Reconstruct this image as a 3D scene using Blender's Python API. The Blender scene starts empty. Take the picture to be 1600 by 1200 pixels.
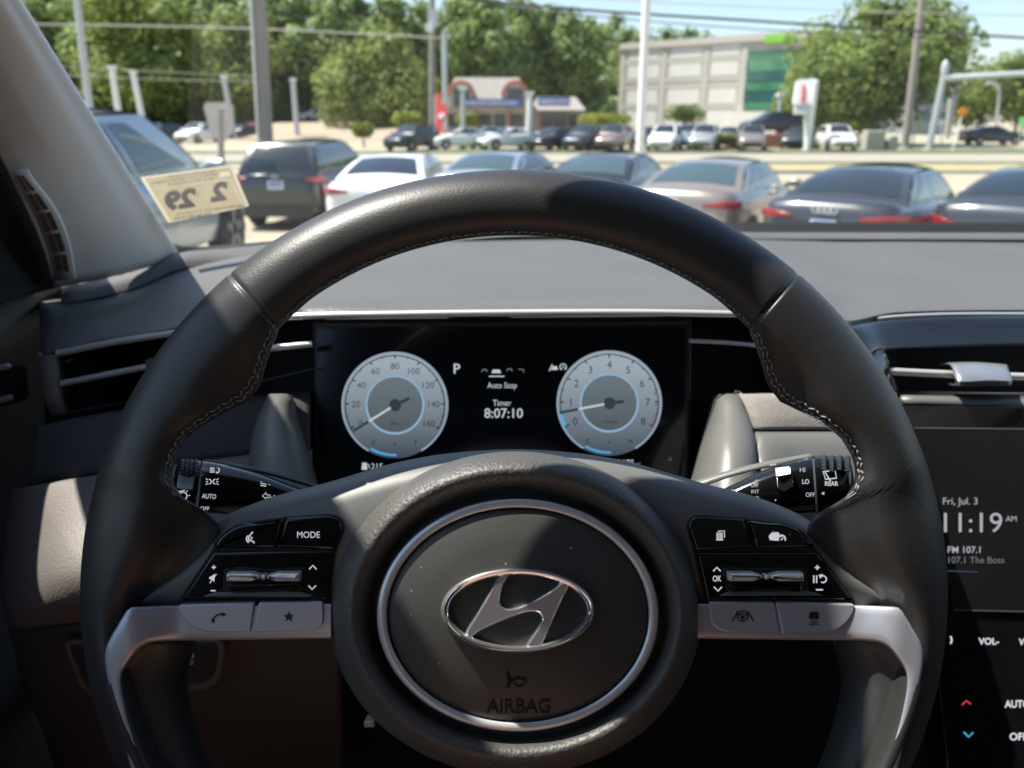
import bpy, bmesh, math, random
from mathutils import Vector, Matrix
C = bpy.context.scene
COL = C.collection
rad = math.radians
# ---------------------------------------------------------------- camera, sky, sun, exposure
EYE = 2.10                                   # camera height above the street
PITCH = rad(19.33)
F = 1186.0                                   # focal length in photograph pixels (1600 wide)
CAM = Vector((0, 0, EYE))
RT = Vector((1, 0, 0))
FW = Vector((0, math.cos(PITCH), -math.sin(PITCH)))
UP = Vector((0, math.sin(PITCH), math.cos(PITCH)))
cd = bpy.data.cameras.new("camera")
cam = bpy.data.objects.new("camera", cd)
COL.objects.link(cam)
cam.location = CAM
cam.rotation_euler = (math.pi / 2 - PITCH, 0, 0)
cd.sensor_width = 36.0
cd.lens = 36.0 * F / 1600
cd.clip_start = 0.02
cd.clip_end = 3000
cd.dof.use_dof = True
cd.dof.focus_distance = 0.36
cd.dof.aperture_fstop = 10.5
C.camera = cam
SUN_EL, SUN_AZ = rad(61), rad(78)            # azimuth counted to the left of straight ahead
S = Vector((-math.sin(SUN_AZ) * math.cos(SUN_EL), math.cos(SUN_AZ) * math.cos(SUN_EL), math.sin(SUN_EL)))
w = bpy.data.worlds.new("World")
C.world = w
w.use_nodes = True
nt = w.node_tree
sky = nt.nodes.new("ShaderNodeTexSky")
sky.sky_type = 'NISHITA'
sky.sun_disc = False
sky.sun_elevation = SUN_EL
sky.sun_rotation = -SUN_AZ
sky.air_density = 1.0
sky.dust_density = 0.8
sky.ozone_density = 1.0
bg = nt.nodes["Background"]
bg.inputs[1].default_value = 0.10
nt.links.new(sky.outputs[0], bg.inputs[0])
sd = bpy.data.lights.new("sun", 'SUN')
sd.energy = 5.0
sd.angle = rad(0.55)
sd.color = (1.0, 0.95, 0.86)
sun = bpy.data.objects.new("sun", sd)
COL.objects.link(sun)
sun.location = (-20, 5, 40)
sun.rotation_euler = (-S).to_track_quat('-Z', 'Y').to_euler()
C.view_settings.view_transform = 'Standard'
C.view_settings.look = 'None'
C.view_settings.gamma = 1
C.view_settings.exposure = 1.12
C.cycles.use_denoising = True
C.cycles.max_bounces = 10
C.cycles.transparent_max_bounces = 16
C.cycles.sample_clamp_indirect = 6.0
C.cycles.caustics_reflective = False
C.cycles.caustics_refractive = False

# ---------------------------------------------------------------- helpers
def U(u, v, d):
    """point seen at photograph pixel (u, v), d metres along the optical axis"""
    return CAM + FW * d + RT * ((u - 800) / F * d) + UP * (-(v - 600) / F * d)

def at(u, v, Y):
    """point seen at photograph pixel (u, v) on the vertical plane y = Y"""
    r = FW + RT * ((u - 800) / F) + UP * (-(v - 600) / F)
    return CAM + r * (Y / r.y)

def interp(tab, x):
    if x <= tab[0][0]: return tab[0][1]
    for (a, b), (c, d) in zip(tab, tab[1:]):
        if x <= c: return b + (d - b) * (x - a) / (c - a)
    return tab[-1][1]

def smoothstep(t):
    t = max(0.0, min(1.0, t))
    return t * t * (3 - 2 * t)

def thing(name, label, cat, loc=(0, 0, 0), group=None, rz=0):
    o = bpy.data.objects.new(name, None)
    COL.objects.link(o)
    o.empty_display_size = 0.1
    o.location = loc
    o.rotation_euler = (0, 0, rz)
    o["label"] = label
    o["category"] = cat
    if group: o["group"] = group
    return o

def tag(o, label, cat, group=None, kind=None):
    o["label"] = label
    o["category"] = cat
    if group: o["group"] = group
    if kind: o["kind"] = kind
    return o

def world_loc(o):
    v = Vector(o.location)
    while o.parent:
        o = o.parent
        v = v + Vector(o.location)
    return v

def mk(name, verts, faces, mat, parent=None, ang=35, local=False, face_cam=False, mats=None, fmat=None, loc=None, recalc=True):
    me = bpy.data.meshes.new(name)
    if parent is not None and not local:
        off = world_loc(parent)
        verts = [Vector(v) - off for v in verts]
    elif loc is not None:
        verts = [Vector(v) - Vector(loc) for v in verts]
    me.from_pydata([tuple(v) for v in verts], [], faces)
    if recalc:
        bm = bmesh.new()
        bm.from_mesh(me)
        bmesh.ops.recalc_face_normals(bm, faces=bm.faces)
        if face_cam:
            off = world_loc(parent) if parent is not None else (Vector(loc) if loc is not None else Vector())
            sgn = sum(f.normal.dot(CAM - off - f.calc_center_median()) * f.calc_area() for f in bm.faces)
            if sgn < 0:
                bmesh.ops.reverse_faces(bm, faces=bm.faces)
        bm.to_mesh(me)
        bm.free()
    for m in (mats or [mat]): me.materials.append(m)
    if fmat:
        for p, i in zip(me.polygons, fmat): p.material_index = i
    if ang is not None:
        me.shade_smooth()
        if ang < 180: me.set_sharp_from_angle(angle=rad(ang))
    o = bpy.data.objects.new(name, me)
    COL.objects.link(o)
    if parent is not None: o.parent = parent
    elif loc is not None: o.location = loc
    return o

def spline(pts, n, closed=False):
    """Catmull-Rom through pts (tuples of any length), n samples by chord length"""
    P = [tuple(p) for p in pts]
    m = len(P)
    if m == 2:
        return [tuple(P[0][k] + (P[1][k] - P[0][k]) * i / (n - 1) for k in range(len(P[0]))) for i in range(n)]
    L = [0.0]
    for a, b in zip(P, P[1:]):
        L.append(L[-1] + max(1e-9, math.dist(a, b)))
    out = []
    for i in range(n):
        s = L[-1] * i / (n - 1)
        k = 0
        while k < m - 2 and s > L[k + 1]: k += 1
        h = L[k + 1] - L[k]
        t = (s - L[k]) / h
        p1, p2 = P[k], P[k + 1]
        def tang(j):
            a, b = max(0, j - 1), min(m - 1, j + 1)
            return tuple((P[b][c] - P[a][c]) / (L[b] - L[a]) for c in range(len(p1)))
        t1, t2 = tang(k), tang(k + 1)
        h00, h10, h01, h11 = 2*t**3 - 3*t*t + 1, t**3 - 2*t*t + t, -2*t**3 + 3*t*t, t**3 - t*t
        out.append(tuple(h00*p1[c] + h10*h*t1[c] + h01*p2[c] + h11*h*t2[c] for c in range(len(p1))))
    return out

def grid_faces(nr, nc, wrap=False):
    f = []
    for i in range(nr - 1):
        for j in range(nc if wrap else nc - 1):
            k = (j + 1) % nc
            f.append((i * nc + j, i * nc + k, (i + 1) * nc + k, (i + 1) * nc + j))
    return f

def patch(name, curves, nu, nv, mat, parent, thick=0.004, world=False, ang=50, **kw):
    """surface through curves given as (u, v, depth) lists (or world points)"""
    rows = []
    for c in curves:
        pts = [tuple(p) for p in c] if world else [tuple(U(*p)) for p in c]
        rows.append(spline(pts, nu))
    cols = [spline([r[j] for r in rows], nv) for j in range(nu)]
    V = [Vector(cols[j][i]) for i in range(nv) for j in range(nu)]
    o = mk(name, V, grid_faces(nv, nu), mat, parent, ang=ang, face_cam=True, **kw)
    if thick:
        m = o.modifiers.new("thick", 'SOLIDIFY')
        m.thickness = thick
        m.offset = -1
    return o

def bevel(o, wd, seg=2, ang=40):
    m = o.modifiers.new("bevel", 'BEVEL')
    m.width = wd
    m.segments = seg
    m.limit_method = 'ANGLE'
    m.angle_limit = rad(ang)
    m.use_clamp_overlap = False
    return o

def plate_geo(pts, dfn, t):
    n = len(pts)
    fr = [U(u, v, dfn(u, v)) for u, v in pts]
    bk = [p + FW * t for p in fr]
    faces = [tuple(range(n)), tuple(range(2 * n - 1, n - 1, -1))]
    for i in range(n):
        j = (i + 1) % n
        faces.append((i, j, n + j, n + i))
    return fr + bk, faces

def plate(name, pts, d, t, mat, parent, bev=0.0008, seg=2, **kw):
    """solid plate whose outline is given in photograph pixels at depth d"""
    dfn = d if callable(d) else (lambda u, v: d)
    V, Fc = plate_geo(pts, dfn, t)
    o = mk(name, V, Fc, mat, parent, ang=30, **kw)
    if bev: bevel(o, bev, seg)
    return o

def rounded(pts, r, n=4):
    """round the corners of a polygon; r may be a list"""
    out = []
    m = len(pts)
    for i in range(m):
        p = Vector(pts[i]); a = Vector(pts[i - 1]); b = Vector(pts[(i + 1) % m])
        ri = r[i] if isinstance(r, (list, tuple)) else r
        da, db = (a - p), (b - p)
        k = min(ri, da.length * 0.48, db.length * 0.48)
        if k < 0.3:
            out.append(tuple(p)); continue
        s, e = p + da.normalized() * k, p + db.normalized() * k
        for q in range(n + 1):
            t = q / n
            out.append(tuple(s * (1 - t) ** 2 + p * 2 * t * (1 - t) + e * t * t))
    return out

def mirror_u(pts, c):
    return [(2 * c - p[0],) + tuple(p[1:]) for p in pts][::-1]

def tube_geo(path, radii, n=10, cap=True):
    path = [Vector(p) for p in path]
    m = len(path)
    if not isinstance(radii, (list, tuple)): radii = [radii] * m
    V, Fc = [], []
    nrm = None
    for i, p in enumerate(path):
        t = (path[min(i + 1, m - 1)] - path[max(i - 1, 0)]).normalized()
        if nrm is None:
            ref = Vector((0, 0, 1)) if abs(t.z) < 0.9 else Vector((1, 0, 0))
            nrm = t.cross(ref).normalized()
        nrm = (nrm - t * nrm.dot(t)).normalized()
        b = t.cross(nrm)
        r = radii[i]
        ra, rb = r if isinstance(r, tuple) else (r, r)
        for k in range(n):
            a = 2 * math.pi * k / n
            V.append(p + nrm * (ra * math.cos(a)) + b * (rb * math.sin(a)))
    Fc += grid_faces(m, n, True)
    if cap:
        Fc.append(tuple(range(n)))
        Fc.append(tuple(range((m - 1) * n, m * n)))
    return V, Fc

class Acc:
    """collects geometry for ONE mesh object"""
    def __init__(s): s.V, s.F, s.M = [], [], []
    def add(s, V, Fc, m=0):
        o = len(s.V)
        s.V += [Vector(v) for v in V]
        s.F += [tuple(i + o for i in f) for f in Fc]
        s.M += [m] * len(Fc)
        return s
    def box(s, c, h, m=0, rz=0):
        V = []
        cz, sz = math.cos(rz), math.sin(rz)
        for x in (-1, 1):
            for y in (-1, 1):
                for z in (-1, 1):
                    px, py = x * h[0], y * h[1]
                    V.append((c[0] + px * cz - py * sz, c[1] + px * sz + py * cz, c[2] + z * h[2]))
        return s.add(V, [(0, 1, 3, 2), (4, 6, 7, 5), (0, 4, 5, 1), (2, 3, 7, 6), (0, 2, 6, 4), (1, 5, 7, 3)], m)
    def tube(s, path, r, n=10, m=0): return s.add(*tube_geo(path, r, n), m)
    # ---- ink: flat marks printed on or shown by a surface, given in photograph pixels
    def poly(s, pts, dfn, eps=0.0003, m=0):
        d = dfn if callable(dfn) else (lambda u, v: dfn)
        return s.add([U(u, v, d(u, v) - eps) for u, v in pts], [tuple(range(len(pts)))], m)
    def stroke(s, pts, wd, dfn, eps=0.0003, closed=False, m=0):
        if closed: pts = list(pts) + [pts[0]]
        d = dfn if callable(dfn) else (lambda u, v: dfn)
        L, R = [], []
        for i, p in enumerate(pts):
            a, b = Vector(pts[max(0, i - 1)]), Vector(pts[min(len(pts) - 1, i + 1)])
            if closed and i in (0, len(pts) - 1):
                a, b = Vector(pts[-2]), Vector(pts[1])
            t = (b - a)
            t = t.normalized() if t.length > 1e-6 else Vector((1, 0))
            nn = Vector((-t.y, t.x)) * wd / 2
            L.append(Vector(p) + nn); R.append(Vector(p) - nn)
        n = len(pts)
        V = [U(q.x, q.y, d(q.x, q.y) - eps) for q in L + R]
        return s.add(V, [(i, i + 1, n + i + 1, n + i) for i in range(n - 1)], m)
    def disc(s, u, v, r, dfn, eps=0.0003, n=40, ry=None, m=0):
        ry = ry or r
        return s.poly([(u + r * math.cos(2*math.pi*k/n), v + ry * math.sin(2*math.pi*k/n)) for k in range(n)], dfn, eps, m)
    def arc(s, u, v, r, a0, a1, wd, dfn, eps=0.0003, n=32, m=0):
        """angles in degrees clockwise from straight up"""
        return s.stroke([(u + r * math.sin(rad(a0 + (a1 - a0) * k / n)), v - r * math.cos(rad(a0 + (a1 - a0) * k / n))) for k in range(n + 1)], wd, dfn, eps, m=m)
    def text(s, st, u, v, h, dfn, eps=0.0003, wd=None, bold=0.0, align='C', rot=0, mirror=False, shear=0.0, m=0):
        d = dfn if callable(dfn) else (lambda a, b: dfn)
        V2, Fc = glyphs(st, bold)
        if not V2: return s
        x0, x1 = min(p[0] for p in V2), max(p[0] for p in V2)
        k = h / CAP
        kx = wd / (x1 - x0) if wd else k
        cr, sr = math.cos(rad(rot)), math.sin(rad(rot))
        out = []
        for x, y in V2:
            px = (x - (x0 + x1) / 2) * kx if align == 'C' else (x - x0) * kx if align == 'L' else (x - x1) * kx
            py = -(y - CAP / 2) * k
            px += shear * -py
            if mirror: px = -px
            qu, qv = u + px * cr - py * sr, v + px * sr + py * cr
            out.append(U(qu, qv, d(qu, qv) - eps))
        return s.add(out, Fc, m)
    def build(s, name, mat, parent=None, **kw):
        kw.setdefault('fmat', s.M if kw.get('mats') else None)
        return mk(name, s.V, s.F, mat, parent, **kw)
    def ink(s, name, mat, parent, **kw):
        return s.build(name, mat, parent, ang=None, **kw)

_gl = {}
def glyphs(st, bold=0.0):
    key = (st, bold)
    if key not in _gl:
        cu = bpy.data.curves.new("t", 'FONT')
        cu.body = st
        cu.offset = bold
        cu.resolution_u = 3
        ob = bpy.data.objects.new("t", cu)
        me = bpy.data.meshes.new_from_object(ob)
        _gl[key] = ([(v.co.x, v.co.y) for v in me.vertices], [tuple(p.vertices) for p in me.polygons])
        bpy.data.objects.remove(ob)
        bpy.data.curves.remove(cu)
        bpy.data.meshes.remove(me)
    return _gl[key]
_h = glyphs("H")[0]
CAP = max(p[1] for p in _h) - min(p[1] for p in _h)

# ---------------------------------------------------------------- materials
def mat(name, col, rough=0.5, metal=0.0, spec=0.5, coat=0.0, bump=None, noise=None, emit=None, sheen=0.0, trans=0.0, coord='Object'):
    """bump = (kind, scale, distance, strength); noise = (scale, amount, rough_amount)"""
    m = bpy.data.materials.new(name)
    m.use_nodes = True
    n, l = m.node_tree.nodes, m.node_tree.links
    b = n["Principled BSDF"]
    b.inputs["Base Color"].default_value = (*col, 1)
    b.inputs["Roughness"].default_value = rough
    b.inputs["Metallic"].default_value = metal
    b.inputs["Specular IOR Level"].default_value = spec
    b.inputs["Coat Weight"].default_value = coat
    b.inputs["Coat Roughness"].default_value = 0.03
    b.inputs["Sheen Weight"].default_value = sheen
    if emit:
        b.inputs["Emission Color"].default_value = (*emit[0], 1)
        b.inputs["Emission Strength"].default_value = emit[1]
    tc = None
    if bump or noise:
        tc = n.new("ShaderNodeTexCoord")
    if bump:
        kind, sc, dist, st = bump
        if kind == 'leather':
            t = n.new("ShaderNodeTexVoronoi"); t.feature = 'SMOOTH_F1'
            t.inputs["Scale"].default_value = sc
            t.inputs["Smoothness"].default_value = 0.35
            t2 = n.new("ShaderNodeTexNoise"); t2.inputs["Scale"].default_value = sc * 0.25
            vm = n.new("ShaderNodeVectorMath"); vm.operation = 'MULTIPLY_ADD'
            l.new(tc.outputs[coord], t2.inputs["Vector"])
            l.new(t2.outputs["Color"], vm.inputs[0])
            vm.inputs[1].default_value = (1.2 / sc,) * 3
            l.new(tc.outputs[coord], vm.inputs[2])
            l.new(vm.outputs[0], t.inputs["Vector"])
            ho = t.outputs["Distance"]
        else:
            t = n.new("ShaderNodeTexNoise")
            t.inputs["Scale"].default_value = sc
            t.inputs["Detail"].default_value = 4
            l.new(tc.outputs[coord], t.inputs["Vector"])
            ho = t.outputs[0]
        bp = n.new("ShaderNodeBump")
        bp.inputs["Distance"].default_value = dist
        bp.inputs["Strength"].default_value = st
        if kind == 'leather': bp.invert = True
        l.new(ho, bp.inputs["Height"])
        l.new(bp.outputs[0], b.inputs["Normal"])
    if noise:
        sc, amt, ramt = noise
        t = n.new("ShaderNodeTexNoise")
        t.inputs["Scale"].default_value = sc
        t.inputs["Detail"].default_value = 5
        l.new(tc.outputs[coord], t.inputs["Vector"])
        mx = n.new("ShaderNodeMix"); mx.data_type = 'RGBA'
        mx.inputs["A"].default_value = (*[c * (1 - amt) for c in col], 1)
        mx.inputs["B"].default_value = (*[min(1, c * (1 + amt)) for c in col], 1)
        l.new(t.outputs[0], mx.inputs["Factor"])
        l.new(mx.outputs["Result"], b.inputs["Base Color"])
        if ramt:
            mr = n.new("ShaderNodeMapRange")
            mr.inputs["To Min"].default_value = max(0, rough - ramt)
            mr.inputs["To Max"].default_value = min(1, rough + ramt)
            l.new(t.outputs[0], mr.inputs["Value"])
            l.new(mr.outputs[0], b.inputs["Roughness"])
    return m

def dust(m, scale, size, share, col=(.5, .48, .44)):
    """scattered specks of dust on a surface"""
    n, l = m.node_tree.nodes, m.node_tree.links
    b = n["Principled BSDF"]
    tc = n.new("ShaderNodeTexCoord")
    v = n.new("ShaderNodeTexVoronoi"); v.inputs["Scale"].default_value = scale
    l.new(tc.outputs['Object'], v.inputs['Vector'])
    sp = n.new("ShaderNodeSeparateColor"); l.new(v.outputs['Color'], sp.inputs[0])
    a = n.new("ShaderNodeMath"); a.operation = 'LESS_THAN'; l.new(sp.outputs[0], a.inputs[0]); a.inputs[1].default_value = share
    r = n.new("ShaderNodeMath"); r.operation = 'MULTIPLY'; l.new(sp.outputs[1], r.inputs[0]); r.inputs[1].default_value = size
    c = n.new("ShaderNodeMath"); c.operation = 'LESS_THAN'; l.new(v.outputs['Distance'], c.inputs[0]); l.new(r.outputs[0], c.inputs[1])
    k = n.new("ShaderNodeMath"); k.operation = 'MULTIPLY'; l.new(a.outputs[0], k.inputs[0]); l.new(c.outputs[0], k.inputs[1])
    k2 = n.new("ShaderNodeMath"); k2.operation = 'MULTIPLY'; l.new(k.outputs[0], k2.inputs[0]); k2.inputs[1].default_value = .6
    mx = n.new("ShaderNodeMix"); mx.data_type = 'RGBA'; mx.inputs['B'].default_value = (*col, 1)
    src = b.inputs['Base Color'].links
    if src: l.new(src[0].from_socket, mx.inputs['A'])
    else: mx.inputs['A'].default_value = b.inputs['Base Color'].default_value
    l.new(k2.outputs[0], mx.inputs['Factor']); l.new(mx.outputs['Result'], b.inputs['Base Color'])
    return m

def glow(name, col, st=1.0):
    m = bpy.data.materials.new(name)
    m.use_nodes = True
    n, l = m.node_tree.nodes, m.node_tree.links
    n.remove(n["Principled BSDF"])
    e = n.new("ShaderNodeEmission")
    e.inputs[0].default_value = (*col, 1)
    e.inputs[1].default_value = st * .52
    l.new(e.outputs[0], n["Material Output"].inputs[0])
    return m

def glass_sheet(name, tint, rough=0.0, refl=1.0):
    m = bpy.data.materials.new(name)
    m.use_nodes = True
    n, l = m.node_tree.nodes, m.node_tree.links
    n.remove(n["Principled BSDF"])
    t = n.new("ShaderNodeBsdfTransparent"); t.inputs[0].default_value = (*tint, 1)
    g = n.new("ShaderNodeBsdfGlossy"); g.inputs["Roughness"].default_value = rough
    fr = n.new("ShaderNodeFresnel"); fr.inputs[0].default_value = 1.45
    mu = n.new("ShaderNodeMath"); mu.operation = 'MULTIPLY'; mu.inputs[1].default_value = refl
    mx = n.new("ShaderNodeMixShader")
    l.new(fr.outputs[0], mu.inputs[0])
    l.new(mu.outputs[0], mx.inputs[0])
    l.new(t.outputs[0], mx.inputs[1])
    l.new(g.outputs[0], mx.inputs[2])
    l.new(mx.outputs[0], n["Material Output"].inputs[0])
    return m
# ================================================================ STEERING WHEEL
M_LEATHER = mat("black_leather", (0.024, 0.0228, 0.022), 0.44, spec=0.5, bump=('leather', 1100, 0.00018, 0.28), noise=(60, 0.12, 0.05))
M_GRAIN = mat("grained_plastic", (0.066, 0.063, 0.058), 0.5, bump=('leather', 620, 0.0005, 0.55), noise=(40, 0.1, 0.04))
M_SPOKE = mat("soft_grey_plastic", (0.125, 0.123, 0.12), 0.5, bump=('noise', 2500, 0.0001, 0.25), noise=(30, 0.08, 0.04))
M_PAD = mat("satin_black_plastic", (0.042, 0.040, 0.036), 0.5, bump=('noise', 3000, 0.0001, 0.3), noise=(25, 0.12, 0.06))
M_PIANO = mat("gloss_black_plastic", (0.006, 0.006, 0.007), 0.12, coat=0.3, noise=(90, 0.3, 0.04))
dust(M_PAD, 260, .14, .10)
M_TRIM = mat("satin_silver", (0.43, 0.435, 0.485), 0.34, metal=0.45, bump=('noise', 4000, 0.00005, 0.2))
M_RING = mat('bright_satin_ring', (0.66, 0.66, 0.67), 0.28, metal=0.4)
M_CHROME = mat("chrome", (0.86, 0.86, 0.87), 0.09, metal=0.9)
M_LSP = mat('lower_spoke_plastic', (0.035, 0.035, 0.034), 0.5, bump=('noise', 2500, 0.0001, 0.25))
M_THREAD = mat("grey_thread", (0.20, 0.195, 0.185), 0.7)
M_INKW = glow("white_backlit_mark", (0.80, 0.83, 0.90), 0.62)
M_INKK = mat("black_mark", (0.012, 0.012, 0.014), 0.45)
M_DARKPL = mat("dark_plastic", (0.018, 0.018, 0.019), 0.5, bump=('noise', 1500, 0.0002, 0.2))
M_BLACK = mat("deep_black", (0.006, 0.006, 0.006), 0.75)

W0 = 0.324
WU, WV = 803, 930
wheel = thing("steering_wheel", "black leather steering wheel with a chrome oval badge and button spokes", "steering wheel", U(WU, WV, W0 + 0.03))
RI = [(0, 562), (20, 562), (34, 561), (41, 555), (46, 534), (50.3, 514), (54, 514), (59, 540), (64, 566), (68, 571), (71.5, 564), (73.5, 540), (75.2, 486), (77, 468), (84, 470), (90, 484), (94, 505), (98, 545), (104, 575), (112, 582), (125, 578), (150, 564), (180, 562)]

def rim_sec(phi):
    a = abs(((phi + 180) % 360) - 180)
    ri = interp(RI, a)
    ro = 665 + 13 * math.sin(rad(phi)) ** 2 - (5 if a > 120 else 0)
    return ri, ro

SEAMS = (41.5, -41.5)
def rim_point(phi, t, grow=0.0):
    """t: angle round the section; 0 = outside, 90 = facing the driver, 180 = inside"""
    ri, ro = rim_sec(phi)
    a, c = (ro - ri) / 2, (ro + ri) / 2
    b = 0.0165
    pinch = 1.0
    for sm in SEAMS:
        pinch -= 0.075 * math.exp(-((((phi - sm) + 180) % 360 - 180) / 0.35) ** 2)
    ex = 2 / 2.35
    ct, st = math.cos(rad(t)), math.sin(rad(t))
    x = math.copysign(abs(ct) ** ex, ct) * a * (1 - (1 - pinch) * 0.5) + grow
    y = math.copysign(abs(st) ** ex, st) * b * pinch
    r = c + x
    sd_ = ro - r
    ab = abs(((phi + 180) % 360) - 180)
    q = smoothstep((ab - 80) / 16)
    f = 1 - max(q, smoothstep((ro - ri - 110) / 60)) * .86 * smoothstep((sd_ - 72 + 46 * q) / (100 - 34 * q))
    y *= f
    return U(WU + r * math.sin(rad(phi)), WV - r * math.cos(rad(phi)), W0 - y + 0.003)
phis = sorted(set([i * 1.5 for i in range(240)] + [(sm + k * 0.2) % 360 for sm in SEAMS for k in range(-5, 6)]))
NT = 36
V = [rim_point(p, 360 * k / NT) for p in phis for k in range(NT)]
n = len(phis)
Fc = [(i * NT + k, i * NT + (k + 1) % NT, ((i + 1) % n) * NT + (k + 1) % NT, ((i + 1) % n) * NT + k) for i in range(n) for k in range(NT)]
mk("rim", V, Fc, M_LEATHER, wheel, ang=180)
# stitching along the inner edge of the rim
A = Acc()
ph = -74.0
k = 0
while ph < 74:
    a0 = abs(ph)
    row = (150, 139)
    for q in range(2):
        t0, t1 = row[q] + (3 if k % 2 else -3), row[q] + (-3 if k % 2 else 3)
        p0, p1 = rim_point(ph + q * .35, t0), rim_point(ph + q * .35 + 0.78, t1)
        nrm = -FW
        rr = 0.00042
        p0 = p0 + (p0 - U(WU, WV, W0 + .01)).normalized() * -0.0002 + nrm * 0.0002
        p1 = p1 + (p1 - U(WU, WV, W0 + .01)).normalized() * -0.0002 + nrm * 0.0002
        if abs(a0 - 41.5) > 1.0 and (a0 > 42 or q == 0):
            mid = (p0 + p1) / 2 + nrm * 0.0003
            A.tube([p0, mid, p1], [rr * .6, rr, rr * .6], 6)
    ph += 1.05
    k += 1
A.build("stitching", M_THREAD, wheel, ang=180)

# spoke cover: one arched moulding from the left spoke over the hub to the right spoke
T_half = [(205, 948), (236, 914), (270, 880), (308, 845), (343, 812), (388, 790), (440, 772), (500, 757), (560, 739.5), (620, 722.5), (700, 708.5), (803, 702)]
T_all = T_half + [(2 * 803 - u, v) for u, v in T_half[-2::-1]]
Tn = spline(T_all, 70)
rows = []
for dv, dd in ((5, .034), (0, .024), (3, .014), (11, .0075), (24, .0025), (42, -.0004)):
    rows.append([(u, v + min(dv, 0.35 * (948 - v)), W0 + dd) for u, v in Tn])
rows.append([(u, v + max(min(60, .45 * (948 - v)), 0.5 * (948 - v)), W0 - .0008) for u, v in Tn])
rows.append([(u, 950 + (0 if v < 945 else 2), W0 + .0005) for u, v in Tn])
V, Fc = [], grid_faces(len(rows), len(Tn))
for r in rows: V += [U(*p) for p in r]
o = mk("spoke_cover", V, Fc, M_SPOKE, wheel, ang=180, face_cam=True)
m = o.modifiers.new("thick", 'SOLIDIFY'); m.thickness = .003; m.offset = -1

# silver trims running along the bottom of each spoke and down inside the rim
def trim_d(u, v):
    return W0 - .0035 - .0085 * smoothstep((math.hypot(u - 803.5, v - 930) - 520) / 90)
TO = [(517, 943), (400, 944), (300, 945), (250, 946.3), (215, 948), (203, 949.5), (196, 957), (181, 982), (169, 1003), (164, 1019), (164.5, 1042), (170, 1070), (177, 1100), (190, 1148), (203, 1195), (240, 1310)]
TI = [(517, 998), (400, 999.5), (300, 1000.5), (256, 1001.5), (232, 1005), (221, 1010.5), (213, 1018), (200, 1035), (192, 1049), (189.5, 1060), (190.5, 1078), (194, 1097), (200, 1124), (211, 1160), (224, 1200), (262, 1312)]
def trim(mir):
    o_, i_ = spline(TO, 90), spline(TI, 90)
    V = []
    tt = ((0, .006), (0, .0012), (.03, .0004), (.07, 0), (.25, -.0002), (.5, -.0002), (.75, -.0002), (.91, .0002), (.97, .0009), (1, .0022), (1, .007))
    for t, dd in tt:
        for a, b in zip(o_, i_):
            u, v = a[0] + (b[0] - a[0]) * t, a[1] + (b[1] - a[1]) * t
            d = trim_d(u, v) + dd
            V.append(U(2 * 803.5 - u if mir else u, v, d))
    mk("spoke_trim", V, grid_faces(len(tt), 90), M_TRIM, wheel, ang=50, face_cam=True)
trim(False)
trim(True)
# dark lower spokes inside the trims
def low_spoke(mir):
    rows = []
    for vl, lu, ru in ((1000, 236, 306), (1012, 216, 304), (1035, 198, 297), (1062, 189, 293), (1090, 193, 296), (1125, 200, 304), (1200, 224, 330), (1320, 264, 380)):
        r = []
        for t, dd in ((0, -.0105), (.10, -.0075), (.45, -.0045), (.8, .003), (.95, .011), (1, .022)):
            u = lu + (ru - lu) * t
            r.append((2 * 803.5 - u if mir else u, vl + (6 * (1 - t) if vl == 1000 else 0), W0 + dd + .0035))
        rows.append(r)
    patch("lower_spoke", rows, 16, 24, M_LSP, wheel, thick=.003, ang=180)
low_spoke(False)
low_spoke(True)

# hub cover with a soft raised collar, silver ring, horn pad
def revolve(name, prof, mt, n=128, cap=False, ang=40):
    V, Fc = [], []
    m = 0
    for (rx, ry, cu, cv, dd) in prof:
        for k in range(n):
            a = 2 * math.pi * k / n
            V.append(U(cu + rx * math.cos(a), cv + ry * math.sin(a), W0 + dd))
        m += 1
    Fc = grid_faces(m, n, True)
    if cap: Fc.append(tuple(range((m - 1) * n, m * n)))
    return mk(name, V, Fc, mt, wheel, ang=ang, face_cam=True)
hub = [(291, 254, .034), (291, 254.5, .010), (289.5, 253, .003), (286, 250, -.003), (280, 244, -.0085), (271, 235, -.0128), (262, 227, -.0150), (254, 218, -.0150), (246, 208, -.0128), (239, 200, -.0085), (232, 193.5, -.0035), (226, 188, -.0012), (219, 181, -.0005), (205, 168, -.0005)]
P = spline([(rx, ry, 805 + 4 * min(1, (291 - rx) / 72), 958 + 3 * min(1, (291 - rx) / 72), dd) for rx, ry, dd in hub], 40)
revolve("hub_cover", P, M_GRAIN, ang=180)
revolve("hub_ring", [(220.5, 182.4, 809, 961, .0), (220.2, 182.2, 809, 961, -.0095), (219.4, 181.4, 809, 961, -.0110), (218.2, 180.3, 809, 961, -.0115), (206, 169.2, 809, 961, -.0118), (204.9, 168.2, 809, 961, -.0112), (204.3, 167.6, 809, 961, -.0095), (204, 167.2, 809, 961, 0)], M_RING, ang=180)
PADP = [(1.0, -.0005), (.998, -.0095), (.985, -.0106), (.94, -.0114), (.74, -.0142), (.49, -.0164), (.25, -.0174), (0, -.0177)]
def pad_d(u, v):
    r = math.hypot((u - 809) / 203.6, (v - 961) / 166.8)
    return W0 + interp(sorted(PADP), r)
pad = revolve("horn_pad", [(203.6 * max(r, .002), 166.8 * max(r, .002), 809, 961, dd) for r, dd in PADP[:3]] +
              [(203.6 * max(r, .002), 166.8 * max(r, .002), 809, 961, pad_d(809 + 203.6 * r, 961) - W0) for r in [1 - .07 * i for i in range(1, 15)]], M_PAD, cap=True, ang=180)
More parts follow.
